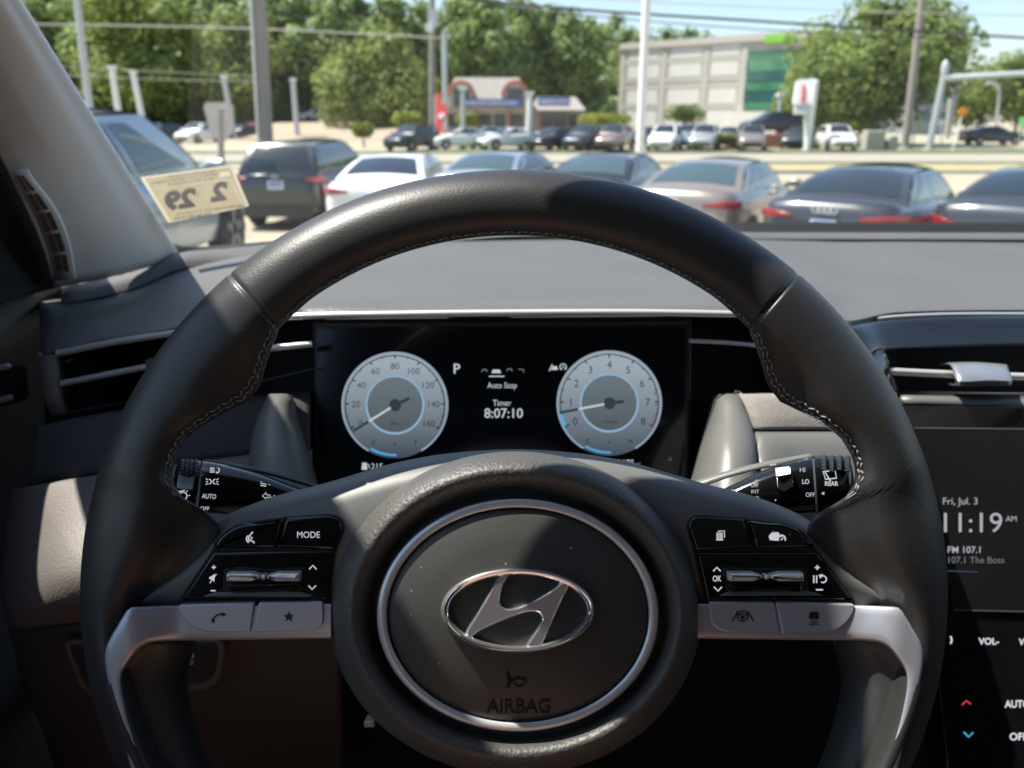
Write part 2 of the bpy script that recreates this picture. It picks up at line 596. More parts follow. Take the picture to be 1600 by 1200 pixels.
# flat horn symbol and lettering; a paler offset copy paints the lit edge
M_EMB = mat("embossed_black", (0.003, 0.003, 0.003), 0.5, spec=.2)
M_EDGEHL = mat("painted_edge_light", (0.075, 0.072, 0.066), 0.5)  # paler tone that paints the light caught by the letter edges
A = Acc()
A.text("AIRBAG", 810, 1104, 21, pad_d, .0005, wd=100, bold=.012)
A.poly([(791, 1049), (795, 1050), (797, 1059), (800, 1062), (808, 1058), (822, 1060), (826, 1062), (817, 1062.5), (808, 1062), (799, 1066), (796, 1074), (792, 1075), (793, 1064)], pad_d, .0005)
A.arc(812, 1065, 8, 60, 300, 2.2, pad_d, .0005)
A.ink("lettering", M_EMB, pad)
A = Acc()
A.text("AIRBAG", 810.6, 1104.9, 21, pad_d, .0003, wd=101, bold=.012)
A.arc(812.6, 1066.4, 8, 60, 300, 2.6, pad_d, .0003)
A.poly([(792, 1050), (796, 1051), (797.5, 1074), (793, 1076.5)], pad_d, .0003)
A.ink("lettering_highlight", M_EDGEHL, pad)

# chrome oval badge
em = Acc()
pth = []
n = 96
V, Fc = [], []
for k in range(n):
    a = 2 * math.pi * k / n
    cu, cv = 809 + 113.5 * math.cos(a), 954 + 60.5 * math.sin(a)
    wx = 5.6 + 1.2 * abs(math.cos(a))
    nx, ny = math.cos(a) / 113.5, math.sin(a) / 60.5
    L = math.hypot(nx, ny)
    nx, ny = nx / L, ny / L
    for (o_, dd) in ((1.0, .004), (1.0, -.0028), (.72, -.0046), (.2, -.0054), (-.3, -.0052), (-.75, -.0040), (-1.0, -.002), (-1, .004)):
        V.append(U(cu + nx * wx * o_, cv + ny * wx * o_, W0 - .0152 + dd))
m8 = 8
Fc = [(i * m8 + k, i * m8 + (k + 1) % m8, ((i + 1) % n) * m8 + (k + 1) % m8, ((i + 1) % n) * m8 + k) for i in range(n) for k in range(m8)]
badge = mk("badge_ring", V, Fc, M_CHROME, wheel, ang=50)
Hz = [(628, 452), (646, 430), (680, 424), (698, 436), (672, 476), (657, 530), (655, 562), (672, 580), (704, 583), (762, 562), (830, 527), (888, 492), (925, 462), (958, 466), (969, 488), (936, 556), (895, 650), (858, 735), (835, 768), (790, 772), (762, 760), (795, 706), (822, 662), (832, 630), (815, 611), (770, 612), (700, 634), (620, 668), (560, 698), (515, 726), (492, 716), (486, 694), (540, 606), (588, 520)]
Hp = [(560 + x / 2.926, 750 + y / 2.926) for x, y in Hz]
Hs = spline(Hp + [Hp[0]], 110)[:-1]
# bevelled letter: outline at the base, inset ridge raised towards the driver
def inset(pts, k):
    out = []
    m = len(pts)
    for i in range(m):
        a, b = Vector(pts[(i - 2) % m]), Vector(pts[(i + 2) % m])
        t = (b - a).normalized()
        nn = Vector((-t.y, t.x))
        out.append((pts[i][0] + nn.x * k, pts[i][1] + nn.y * k))
    return out
area = sum(a[0] * b[1] - b[0] * a[1] for a, b in zip(Hs, Hs[1:] + Hs[:1]))
sg = 1 if area > 0 else -1
V, Fc = [], []
lay = [(0, .002), (0, -.0010), (1.4, -.0028), (3.2, -.0040), (4.8, -.0044)]
for k_, dd in lay:
    V += [U(u, v, W0 - .0152 + dd) for u, v in inset(Hs, sg * k_)]
m = len(Hs)
Fc = grid_faces(len(lay), m, True)
Fc.append(tuple(range((len(lay) - 1) * m, len(lay) * m)))
mk("badge_letter", V, Fc, M_CHROME, wheel, ang=30)

# ---------------------------------------------------------------- switch pods
DP = W0 - .0030
def zl(pts): return [(240 + x / 3.6375, 690 + y / 3.6375) for x, y in pts]
def zr(pts): return [(1060 + x / 3.6375, 690 + y / 3.6375) for x, y in pts]
def button(pts, d, mt, icon=None, ikm=None, bev=.0011, name="button", t=.006):
    b = plate(name, pts, d, t, mt, wheel, bev=bev, seg=3)
    for ic in (icon if isinstance(icon, (list, tuple)) else [icon] if icon else []):
        A = Acc()
        ic(A, d)
        A.ink("symbol", ikm or M_INKW, b)
    return b
# black backing of each pod
lpod = rounded(zl([(330, 618), (350, 560), (415, 500), (490, 466), (740, 432), (1000, 412), (1068, 440), (1084, 500), (1030, 640), (995, 915), (135, 912)]), [2, 6, 14, 16, 6, 16, 14, 6, 2, 2, 2], 3)
plate("switch_pod", lpod, W0 - .0016, .006, M_BLACK, wheel, bev=.0005)
M_PIANOD = dust(mat('dusty_gloss_black', (0.006, 0.006, 0.007), 0.12, coat=0.3, noise=(90, 0.3, 0.04)), 420, .20, .14)
rpod = rounded(zr([(45, 480), (70, 428), (140, 418), (380, 440), (620, 468), (700, 500), (790, 618), (1008, 912), (150, 910), (88, 630)]), [8, 14, 10, 6, 14, 10, 2, 3, 3, 3], 3)
plate("switch_pod", rpod, W0 - .0016, .006, M_BLACK, wheel, bev=.0005)
# left: voice and mode buttons
def ic_voice(A, d):
    A.stroke([(395, 831), (389, 838), (394, 840), (391, 845), (396, 846), (397, 849)], 2.2, d)
    A.arc(391, 842, 6, 200, 330, 1.8, d); A.arc(391, 842, 3, 200, 330, 2.4, d)
button(rounded(zl([(345, 606), (362, 558), (425, 502), (495, 472), (740, 440), (692, 604)]), [2, 6, 12, 10, 3, 3], 3), DP, M_PIANO, ic_voice)
button(rounded(zl([(750, 439), (1000, 420), (1060, 446), (1072, 505), (1022, 614), (704, 605)]), [3, 14, 12, 8, 4, 3], 3), DP, M_PIANO, lambda A, d: A.text("MODE", 482, 835.5, 9.6, d, wd=35.5))
lower_l = rounded(zl([(340, 628), (1020, 622), (985, 904), (150, 904)]), [3, 3, 6, 3], 3)
def ic_lrock(A, d):
    A.text("+", 334, 886.5, 9, d, bold=.02); A.stroke([(329, 923), (337, 923)], 1.8, d)
    A.poly([(327, 901), (330, 901), (335, 896.5), (335, 909), (330, 905), (327, 905)], d); A.stroke([(328, 911), (338, 897)], 1.5, d)
def ic_lrock2(A, d):
    A.stroke([(483, 889.5), (488.8, 883.5), (494.5, 889.5)], 1.9, d); A.stroke([(482, 915), (487.5, 921), (493.5, 915)], 1.9, d)
lp = button(lower_l, DP, M_PIANO, [ic_lrock, ic_lrock2], name="switch_panel")
lower_r = rounded(zr([(102, 632), (795, 632), (1000, 906), (164, 904)]), [3, 3, 3, 3], 3)
def ic_rrock(A, d):
    A.stroke([(1114.5, 892.5), (1120, 886.5), (1126, 892.5)], 2.2, d); A.stroke([(1115.5, 917), (1122, 923.5), (1128, 917)], 2.2, d)
    A.text("OK", 1120.5, 904, 8.6, d, wd=13.5, bold=.02)
def ic_rrock2(A, d):
    A.text("+", 1277, 887, 10, d, bold=.03); A.stroke([(1275, 921.5), (1286, 921.5)], 2.4, d)
    A.stroke([(1271.5, 899), (1271.5, 911)], 2.1, d); A.stroke([(1276, 899), (1276, 911)], 2.1, d)
    A.arc(1286, 905, 5.2, -70, 215, 2.1, d); A.poly([(1279, 898), (1286, 897), (1282, 904)], d)
button(lower_r, DP, M_PIANO, [ic_rrock, ic_rrock2], name="switch_panel")
# rockers: chrome rollers standing proud of a glossy well with a ledge below
M_LEDGE = mat("gloss_ledge", (0.10, 0.12, 0.135), 0.25, coat=0.4)
def rocker(z, x0, x1, x2, x3, well, ledge):
    plate("rocker_well", rounded(z(well), 3), DP - .0006, .003, M_BLACK, wheel, bev=.0004)
    plate("rocker_ledge", z(ledge), DP - .0009, .002, M_LEDGE, wheel, bev=.0004)
    xm = (x1 + x2) / 2
    r = plate("rocker", rounded(z([(x0 + 8, 806), (x1, 812), (x2, 812), (x3 - 6, 806), (x3 - 18, 862), (x2 + 6, 846), (x1 - 6, 846), (x0 + 18, 862)]), 2), DP - .0035, .004, M_PIANO, wheel, bev=.001)
    for a, b in ((x0, x1), (x3, x2)):
        s = 1 if b > a else -1
        plate("roller_cap", rounded(z([(a, 750), (b - 52 * s, 750), (b - 20 * s, 760), (b, 764), (b, 782), (b - 20 * s, 786), (b - 52 * s, 798), (a, 798)]), 2), DP - .0062, .006, M_ROLL, r, bev=.0014, seg=3)
    plate("roller_cap", rounded(z([(xm - 12, 760), (xm + 12, 760), (xm + 12, 786), (xm - 12, 786)]), 1.5), DP - .0056, .005, M_ROLL, r, bev=.0008)
M_ROLL = mat("bright_satin_metal", (0.80, 0.79, 0.78), 0.3, metal=0.4)
rocker(zl, 410, 600, 640, 825, [(398, 724), (838, 724), (848, 850), (390, 850)], [(276, 882), (350, 858), (820, 850), (905, 876), (880, 884)])
rocker(zr, 292, 482, 528, 718, [(280, 722), (730, 722), (740, 850), (270, 850)], [(232, 878), (300, 850), (740, 850), (830, 876)])
# silver lower buttons
def ic_phone(A, d):
    A.arc(345, 973, 13, -68, 18, 2.6, d)
    A.poly([(330, 966), (335, 967.5), (335.5, 972), (331, 974)], d); A.poly([(345, 957.5), (351, 958), (352.5, 962), (346, 963)], d)
def star(A, d):
    A.poly([(451 + (9 if k % 2 == 0 else 3.8) * math.sin(math.pi * k / 5), 964 - (9 if k % 2 == 0 else 3.8) * math.cos(math.pi * k / 5)) for k in range(10)], d)
DS = W0 - .0046
button(rounded(zl([(136, 928), (574, 914), (550, 1084), (285, 1086), (200, 1042), (152, 984)]), [6, 3, 3, 22, 16, 12], 4), DS, M_TRIM, ic_phone, M_INKK, bev=.0006)
button(rounded(zl([(597, 914), (962, 911), (968, 1040), (900, 1082), (563, 1084)]), [3, 4, 14, 18, 3], 4), DS, M_TRIM, star, M_INKK, bev=.0006)
def ic_lane(A, d):
    A.stroke([(1144, 971), (1153, 955)], 2.2, d); A.stroke([(1178, 971), (1168, 955)], 2.2, d)
    A.arc(1160.5, 963, 8, 0, 360, 1.8, d); A.stroke([(1153, 962), (1160.5, 959), (1168, 962)], 1.8, d); A.stroke([(1160.5, 962), (1160.5, 970)], 1.6, d); A.poly([(1156, 965), (1160, 961), (1165, 965), (1160, 967)], d)
def ic_gap(A, d):
    A.poly([(1266, 956), (1278, 956), (1280, 961), (1280, 967), (1264, 967), (1264, 961)], d)
    for k, (a, b) in enumerate(((1267, 1277), (1265, 1279), (1264, 1280))): A.stroke([(a, 970 + 3 * k), (b, 970 + 3 * k)], 1.3, d)
button(rounded(zr([(176, 914), (545, 914), (578, 1088), (262, 1084), (188, 1046)]), [4, 3, 3, 22, 16], 4), DS, M_TRIM, ic_lane, M_INKK, bev=.0006)
button(rounded(zr([(556, 914), (1004, 926), (1000, 965), (955, 1036), (880, 1086), (592, 1094)]), [3, 4, 10, 16, 20, 3], 4), DS, M_TRIM, ic_gap, M_INKK, bev=.0006)
# right: page and cruise buttons
def ic_page(A, d):
    for k in range(4): A.stroke([(1120.5 + 2.6 * k, 832), (1120.5 + 2.6 * k, 843)], 1.7, d)
    A.stroke([(1119, 843.5), (1130, 843.5)], 1.8, d); A.stroke([(1122, 830), (1132, 829.5), (1132, 840)], 1.6, d)
def ic_cruise(A, d):
    A.poly([(1201, 838), (1204, 834), (1206, 832), (1216, 831.5), (1219, 836), (1226, 837), (1217, 840), (1214, 845), (1203, 844)], d)
    A.arc(1221.5, 842, 5.6, -120, 120, 2.2, d); A.stroke([(1220, 844), (1224, 840)], 1.8, d)
button(rounded(zr([(52, 478), (76, 434), (130, 428), (374, 446), (430, 606), (100, 618)]), [8, 12, 8, 3, 3, 4], 3), DP, M_PIANOD, ic_page)
button(rounded(zr([(392, 448), (620, 476), (692, 506), (782, 606), (444, 606)]), [3, 12, 10, 3, 3], 3), DP, M_PIANOD, ic_cruise)
# ================================================================ CABIN OF THE CAR WE SIT IN
M_DASH = mat("dash_soft_plastic", (0.088, 0.087, 0.084), 0.55, bump=('leather', 600, 0.0005, 0.6), noise=(7, 0.14, 0.1))
dust(M_DASH, 90, .10, .25, (.6, .58, .55))
M_DASHD = mat("dash_lower_plastic", (0.13, 0.11, 0.10), 0.6, bump=('leather', 520, 0.0004, 0.5), noise=(12, 0.08, 0.05))
M_FABRIC_SHD = mat("dash_fabric_shaded", (0.04, 0.038, 0.038), 0.8, bump=("noise", 900, 0.0005, 0.5))  # shaded copy of the dash fabric; the shade is in the colour
M_DASHD_SHD = mat('dash_lower_plastic_shaded', (0.055, 0.045, 0.04), 0.6, bump=('leather', 520, 0.0004, 0.5))  # darker copy of the lower dash plastic that paints its shade
M_FABRIC = mat("dash_fabric", (0.22, 0.20, 0.18), 0.85, bump=('noise', 900, 0.0006, 0.6), noise=(300, 0.2, 0), sheen=0.2)
M_FAIR = mat("satin_grey_plastic", (0.125, 0.124, 0.116), 0.42, bump=('noise', 1500, 0.0001, 0.2))
M_PILLAR = mat("pale_grey_trim", (0.78, 0.75, 0.72), 0.7, bump=('noise', 1200, 0.0002, 0.2))
M_HEAD = mat("headliner_cloth", (0.11, 0.107, 0.103), 0.95)
M_SEAT = mat("warm_bounce_tan", (0.32, 0.18, 0.125), 0.55, bump=('leather', 500, 0.0004, 0.4))  # invented tan, chosen for the warm bounce on the trims
M_CARPET = mat("black_carpet", (0.012, 0.012, 0.012), 0.95, bump=('noise', 700, 0.002, 0.6))
M_STRIP = mat("brushed_silver", (0.70, 0.69, 0.68), 0.3, metal=0.5)
M_FRIT = mat("black_frit", (0.004, 0.004, 0.004), 0.5)
M_GLOSSBL = mat("gloss_dark_panel", (0.012, 0.014, 0.018), 0.1, coat=0.5)
E0 = CAM

def rel(x, y, z): return CAM + Vector((x, y, z))

# ---------------------------------------------------------------- dashboard
dash = thing("dashboard", "grey soft dashboard with silver strips behind the steering wheel", "dashboard", U(800, 480, .62))
FAR = [(60, 470, .80), (130, 462, .87), (200, 446, .92), (270, 414, .985), (350, 395, 1.02), (430, 383, 1.05), (600, 371, 1.10), (800, 363, 1.13), (1000, 362, 1.13), (1200, 363, 1.12), (1600, 364, 1.10), (2300, 369, 1.05)]
NEAR = [(64, 556, .62), (90, 547, .603), (180, 530, .595), (280, 512, .585), (445, 488, .56), (620, 484.5, .556), (800, 482.5, .555), (1000, 482, .556), (1155, 484, .562), (1260, 498, .58), (1325, 505, .612), (1400, 490, .655), (1600, 485, .69), (2300, 486, .72)]
def lerp_curve(a, b, t, dv=0, dd=0):
    A_, B_ = spline(a, 60), spline(b, 60)
    # match by u
    out = []
    for k in range(60):
        q = A_[k]; r = B_[k]
        out.append((q[0] + (r[0] - q[0]) * t, q[1] + (r[1] - q[1]) * t + dv, q[2] + (r[2] - q[2]) * t + dd))
    return out
patch("top_pad", [FAR, lerp_curve(FAR, NEAR, .12, -2), lerp_curve(FAR, NEAR, .4, -5), lerp_curve(FAR, NEAR, .75, -5), lerp_curve(FAR, NEAR, .93, -3), NEAR, [(u, v + 5, d + .004) for u, v, d in NEAR], [(u, v + 7, d + .02) for u, v, d in NEAR]], 120, 40, M_DASH, dash, thick=.003, ang=60)
# raised ridge along the foot of the windscreen
RID = [(96, 462, .84), (160, 450, .88), (220, 434, .92), (280, 408, .965), (345, 402, 1.0), (430, 393, 1.03), (600, 380, 1.08), (800, 364, 1.10), (1000, 367, 1.105), (1200, 368, 1.10), (1600, 369, 1.08), (2300, 374, 1.03)]
patch("defroster_ridge", [[(u, v - 12 + 8 * smoothstep((u - 300) / 500), d + .02) for u, v, d in RID], [(u, v - 13 + 9 * smoothstep((u - 300) / 500), d) for u, v, d in RID], [(u, v - 4 + 3 * smoothstep((u - 300) / 500), d - .03) for u, v, d in RID], [(u, v + 14 - 8 * smoothstep((u - 300) / 500), d - .04) for u, v, d in RID], [(u, v + 20 - 12 * smoothstep((u - 300) / 500), d - .03) for u, v, d in RID]], 90, 14, M_DASH, dash, thick=.002)
# defroster slots on the right
A = Acc()
for k in range(70):
    u = 1240 + 5.6 * k
    A.stroke([(u, 369 + .004 * (u - 1240)), (u - 2, 375 + .006 * (u - 1240))], 2.0, lambda a, b: .975, .0)
# strips
def strip(name, pts, ry, rz, n=60, mt=None):
    path = [U(*p) for p in spline(pts, n)]
    A = Acc()
    A.tube(path, [(rz, ry)] * n, 12)
    return A.build(name, mt or M_STRIP, dash, ang=60)
S1 = [(90, 552, .60), (180, 534.5, .592), (280, 519, .582), (360, 504.5, .57), (445, 495, .557), (620, 491, .553), (800, 489, .552), (1000, 488.5, .553), (1160, 491, .560)]
strip("trim_strip", S1, .0026, .0026)
S2 = [(93, 600, .60), (230, 573, .588), (330, 555, .575), (415, 545, .57), (488, 537.5, .572)]
strip("trim_strip", S2, .0025, .0026)
strip("trim_strip", [(1077, 532.5, .575), (1130, 535, .578), (1195, 541, .585), (1270, 548, .60)], .0017, .002)
strip("trim_strip", [(1369, 498.5, .648), (1400, 495, .652), (1480, 491.5, .664), (1600, 491, .68), (1900, 492, .70)], .0017, .0014)
# deep vent slots behind the strips
patch("vent_slot", [[(60, 552, .70), (280, 515, .68), (505, 490, .64)], [(66, 610, .70), (280, 590, .68), (505, 570, .64)], [(72, 668, .70), (280, 660, .68), (505, 655, .64)]], 24, 10, M_BLACK, dash)
patch("vent_slot", [[(1062, 486, .64), (1200, 490, .66), (1400, 500, .72)], [(1062, 560, .64), (1200, 560, .66), (1400, 560, .72)], [(1062, 660, .64), (1200, 660, .66), (1400, 660, .72)]], 24, 10, M_BLACK, dash)
M_FIN = mat("vent_fin", (0.03, 0.028, 0.028), 0.45)
patch("vent_end_trim", [[(58, 548, .64), (66, 556, .60), (90, 552, .60), (92, 553, .62)], [(60, 570, .63), (64, 572, .598), (90, 566, .598), (93, 567, .62)], [(66, 620, .62), (72, 622, .595), (95, 620, .595), (98, 620, .62)], [(80, 650, .62), (86, 650, .60), (104, 646, .60), (108, 645, .62)]], 16, 20, M_DASHD, dash, thick=.002)
patch("vent_fin", [[(96, 565, .612), (124, 559, .66)], [(98, 610, .612), (122, 606, .66)], [(104, 645, .612), (118, 642, .66)]], 4, 8, M_FIN, dash, thick=.0015)
tabm = plate("vent_tab", rounded([(224, 562), (248, 556), (252, 578), (230, 582)], 4), .574, .02, M_FIN, dash, bev=.0015)
A = Acc(); A.tube([U(*p) for p in spline([(104, 645, .60), (200, 628, .595), (330, 612, .59), (495, 575, .59)], 24)], .0006, 6)
A.build("vent_lower_lip", M_FIN, dash)
# lower dash, left of and behind the wheel
LOW = [
    [(52, 668, .66), (120, 652, .64), (240, 634, .635), (420, 618, .64), (485, 610, .645)],
    [(58, 672, .585), (120, 660, .572), (240, 640, .572), (420, 622, .585), (485, 615, .595)],
    [(50, 712, .572), (120, 702, .556), (240, 684, .558), (420, 664, .572), (485, 658, .582)],
    [(44, 758, .566), (120, 744, .548), (240, 728, .55), (420, 706, .566), (485, 702, .574)]]
patch("fabric_panel", LOW, 50, 24, M_FABRIC_SHD, dash, thick=.003)
KNEE = [
    [(20, 764, .62), (44, 761, .568), (120, 746.5, .55), (240, 730.5, .552), (420, 708.5, .568), (488, 700, .59)],
    [(16, 772, .60), (42, 766, .556), (120, 751, .538), (240, 735, .541), (420, 713, .558), (488, 706, .58)],
    [(8, 830, .58), (40, 826, .535), (110, 815, .512), (240, 806, .515), (420, 790, .54), (488, 785, .56)],
    [(4, 900, .565), (34, 900, .52), (100, 896, .488), (240, 890, .492), (420, 880, .52), (488, 875, .55)],
    [(6, 945, .565), (30, 946, .522), (100, 942, .49), (240, 938, .494), (420, 930, .52), (488, 925, .55)],
    [(12, 976, .575), (32, 982, .54), (100, 975, .512), (240, 968, .515), (420, 960, .54), (488, 955, .56)]]
patch("knee_panel", KNEE, 60, 50, M_DASHD, dash, thick=.003)
KNEE2 = [
    [(12, 980, .58), (32, 985, .545), (100, 978, .518), (240, 971, .52), (420, 963, .542), (535, 958, .565)],
    [(20, 1010, .58), (40, 1012, .55), (100, 1010, .528), (240, 1005, .53), (420, 998, .55), (535, 992, .57)],
    [(40, 1080, .60), (60, 1085, .57), (120, 1085, .55), (240, 1082, .552), (420, 1078, .568), (535, 1072, .585)],
    [(70, 1150, .62), (90, 1155, .60), (150, 1156, .58), (260, 1150, .58), (420, 1145, .595), (535, 1140, .61)],
    [(110, 1300, .72), (130, 1300, .70), (180, 1300, .68), (280, 1290, .68), (420, 1280, .69), (535, 1270, .70)]]
patch("lower_knee_panel", KNEE2, 50, 40, M_DASHD_SHD, dash, thick=.003)
# switch bank set in the lower panel
def lowd(u, v): return interp([(985, .512), (1010, .520), (1085, .545), (1150, .572)], v) + .00006 * max(0, u - 240)
sb = plate("switch_bank", rounded([(97, 1002), (345, 1000), (352, 1018), (343, 1064), (325, 1078), (140, 1090), (122, 1070)], [12, 4, 8, 10, 12, 12, 8]), lambda u, v: lowd(u, v) - .0035, .006, M_DASHD, dash, bev=.0012)
plate("switch", rounded([(106, 1008), (336, 1006), (341, 1020), (333, 1058), (318, 1068), (142, 1080), (128, 1064)], [8, 4, 6, 8, 8, 8, 6]), lambda u, v: lowd(u, v) - .0050, .004, M_FIN, sb, bev=.0010)
A = Acc()
A.poly([(297, 1017), (302, 1021), (303, 1028), (297, 1030)], lambda u, v: lowd(u, v) - .0052); A.stroke([(295, 1034), (303, 1033)], 2, lambda u, v: lowd(u, v) - .0052); A.stroke([(295, 1038), (302, 1037)], 2, lambda u, v: lowd(u, v) - .0052)
M_INKD = mat("pale_print", (0.6, 0.57, 0.52), 0.5)
A.ink("symbol", M_INKD, sb)
# fairings flanking the instrument display
def fairing(mir):
    c = 787
    f = (lambda u: 2 * c - u) if mir else (lambda u: u)
    rows = [
        [(f(1112), 626, .64), (f(1116), 620, .60), (f(1124), 616, .575), (f(1138), 615, .565), (f(1152), 615.5, .565), (f(1153), 617, .60)],
        [(f(1110), 632, .64), (f(1113), 630, .59), (f(1121), 628, .562), (f(1138), 627, .550), (f(1158), 628, .552), (f(1159), 629, .60)],
        [(f(1102), 662, .63), (f(1106), 662, .575), (f(1118), 662, .545), (f(1140), 662, .530), (f(1172), 664, .535), (f(1173), 665, .60)],
        [(f(1092), 700, .62), (f(1096), 700, .56), (f(1112), 700, .525), (f(1140), 700, .510), (f(1179), 702, .517), (f(1180), 703, .60)],
        [(f(1078), 752, .61), (f(1083), 752, .545), (f(1104), 752, .51), (f(1140), 752, .495), (f(1181), 752, .502), (f(1182), 753, .60)],
        [(f(1060), 800, .60), (f(1066), 800, .535), (f(1095), 800, .50), (f(1140), 800, .485), (f(1181), 800, .492), (f(1182), 801, .60)]]
    patch("display_fairing", rows, 30, 30, M_FAIR, dash, thick=.002, ang=70)
fairing(False)
fairing(True)
FR = [
    [(1150, 617, .60), (1156, 615.5, .567), (1250, 614, .575), (1400, 614, .61)],
    [(1156, 620, .58), (1160, 619, .556), (1250, 619, .566), (1400, 620, .60)],
    [(1172, 650, .57), (1175, 649, .545), (1250, 648, .556), (1400, 648, .59)],
    [(1178, 671, .57), (1181, 670.5, .541), (1250, 670, .552), (1400, 670, .585)]]
patch("fabric_panel", FR, 24, 16, M_FABRIC, dash, thick=.003)
FR2 = [
    [(1178, 676, .57), (1182, 673.5, .543), (1250, 673, .554), (1400, 673, .587)],
    [(1180, 680, .56), (1183, 678, .535), (1250, 678, .546), (1400, 678, .58)],
    [(1182, 710, .55), (1186, 710, .522), (1250, 708, .533), (1400, 705, .565)],
    [(1184, 780, .54), (1188, 780, .508), (1250, 780, .52), (1400, 775, .55)],
    [(1184, 900, .56), (1188, 900, .53), (1250, 900, .54), (1400, 900, .57)],
    [(1184, 960, .70), (1188, 960, .68), (1250, 960, .68), (1400, 960, .70)]]
patch("lower_panel", FR2, 24, 26, M_FAIR, dash, thick=.003)
# black shell put over the sunlit carpet to keep the footwell dark
patch("footwell_shade_shell", [[(480, 640, .70), (800, 640, .72), (1420, 640, .74)], [(480, 900, .68), (800, 900, .70), (1420, 900, .74)], [(480, 1060, .74), (800, 1060, .76), (1420, 1060, .78)], [(480, 1420, .86), (800, 1420, .88), (1420, 1420, .90)]], 10, 8, M_BLACK, dash, thick=.004)

# ---------------------------------------------------------------- instrument display
disp = thing("instrument_display", "black instrument display with two pale round dials behind the wheel", "instrument display", U(785, 630, .62))
DD = .600
plate("housing", rounded([(486, 499), (1082, 494), (1078, 790), (494, 795)], 6), DD + .003, .05, M_DARKPL, disp, bev=.002)
M_SCREEN = mat("display_glass", (0.006, 0.007, 0.010), 0.14, coat=0.25)
scr = plate("screen", rounded([(493, 505), (1074, 501), (1071, 780), (500, 785)], 5), DD, .004, M_SCREEN, disp, bev=.0006)
M_BEZ = mat("display_edge", (0.035, 0.036, 0.045), 0.35)
A = Acc()
A.stroke([(496, 790), (494, 512), (500, 507), (1068, 503), (1073, 508), (1070, 790)], 2.2, DD, .0002)
A.ink("screen_edge", M_BEZ, scr)
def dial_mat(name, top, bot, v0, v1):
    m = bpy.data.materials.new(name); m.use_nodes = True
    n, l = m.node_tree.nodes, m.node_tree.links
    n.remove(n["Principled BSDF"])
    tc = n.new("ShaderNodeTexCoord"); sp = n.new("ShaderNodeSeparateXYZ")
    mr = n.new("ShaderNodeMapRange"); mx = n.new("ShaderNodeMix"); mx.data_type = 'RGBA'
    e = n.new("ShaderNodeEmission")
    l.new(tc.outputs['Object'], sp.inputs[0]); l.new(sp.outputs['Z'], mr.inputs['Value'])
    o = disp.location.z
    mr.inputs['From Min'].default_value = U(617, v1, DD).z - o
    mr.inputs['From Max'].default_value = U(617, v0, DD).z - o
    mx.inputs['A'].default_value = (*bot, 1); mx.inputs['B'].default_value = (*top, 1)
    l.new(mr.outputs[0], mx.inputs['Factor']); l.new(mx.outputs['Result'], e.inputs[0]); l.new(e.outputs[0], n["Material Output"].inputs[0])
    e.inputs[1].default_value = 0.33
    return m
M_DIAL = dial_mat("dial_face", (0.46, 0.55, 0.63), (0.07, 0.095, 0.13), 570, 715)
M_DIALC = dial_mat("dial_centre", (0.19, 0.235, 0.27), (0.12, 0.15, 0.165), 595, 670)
M_RIMG = glow("dial_rim_glow", (0.33, 0.42, 0.50), 0.75)
M_CYAN = glow("cyan_display", (0.07, 0.42, 0.80), 0.8)
M_BLUEG = glow("pale_blue_display", (0.30, 0.50, 0.70), 0.75)
M_DINK = glow("dark_display_digit", (0.02, 0.03, 0.04), 0.6)
M_DSH = glow("dark_dial_edge", (0.05, 0.07, 0.085), 0.6)
M_WHT = glow("white_display_text", (0.62, 0.68, 0.74), 0.72)
M_DIM = glow("dim_display_text", (0.25, 0.28, 0.31), 0.6)
M_RED = glow("red_display_mark", (0.45, 0.06, 0.08), 0.7)
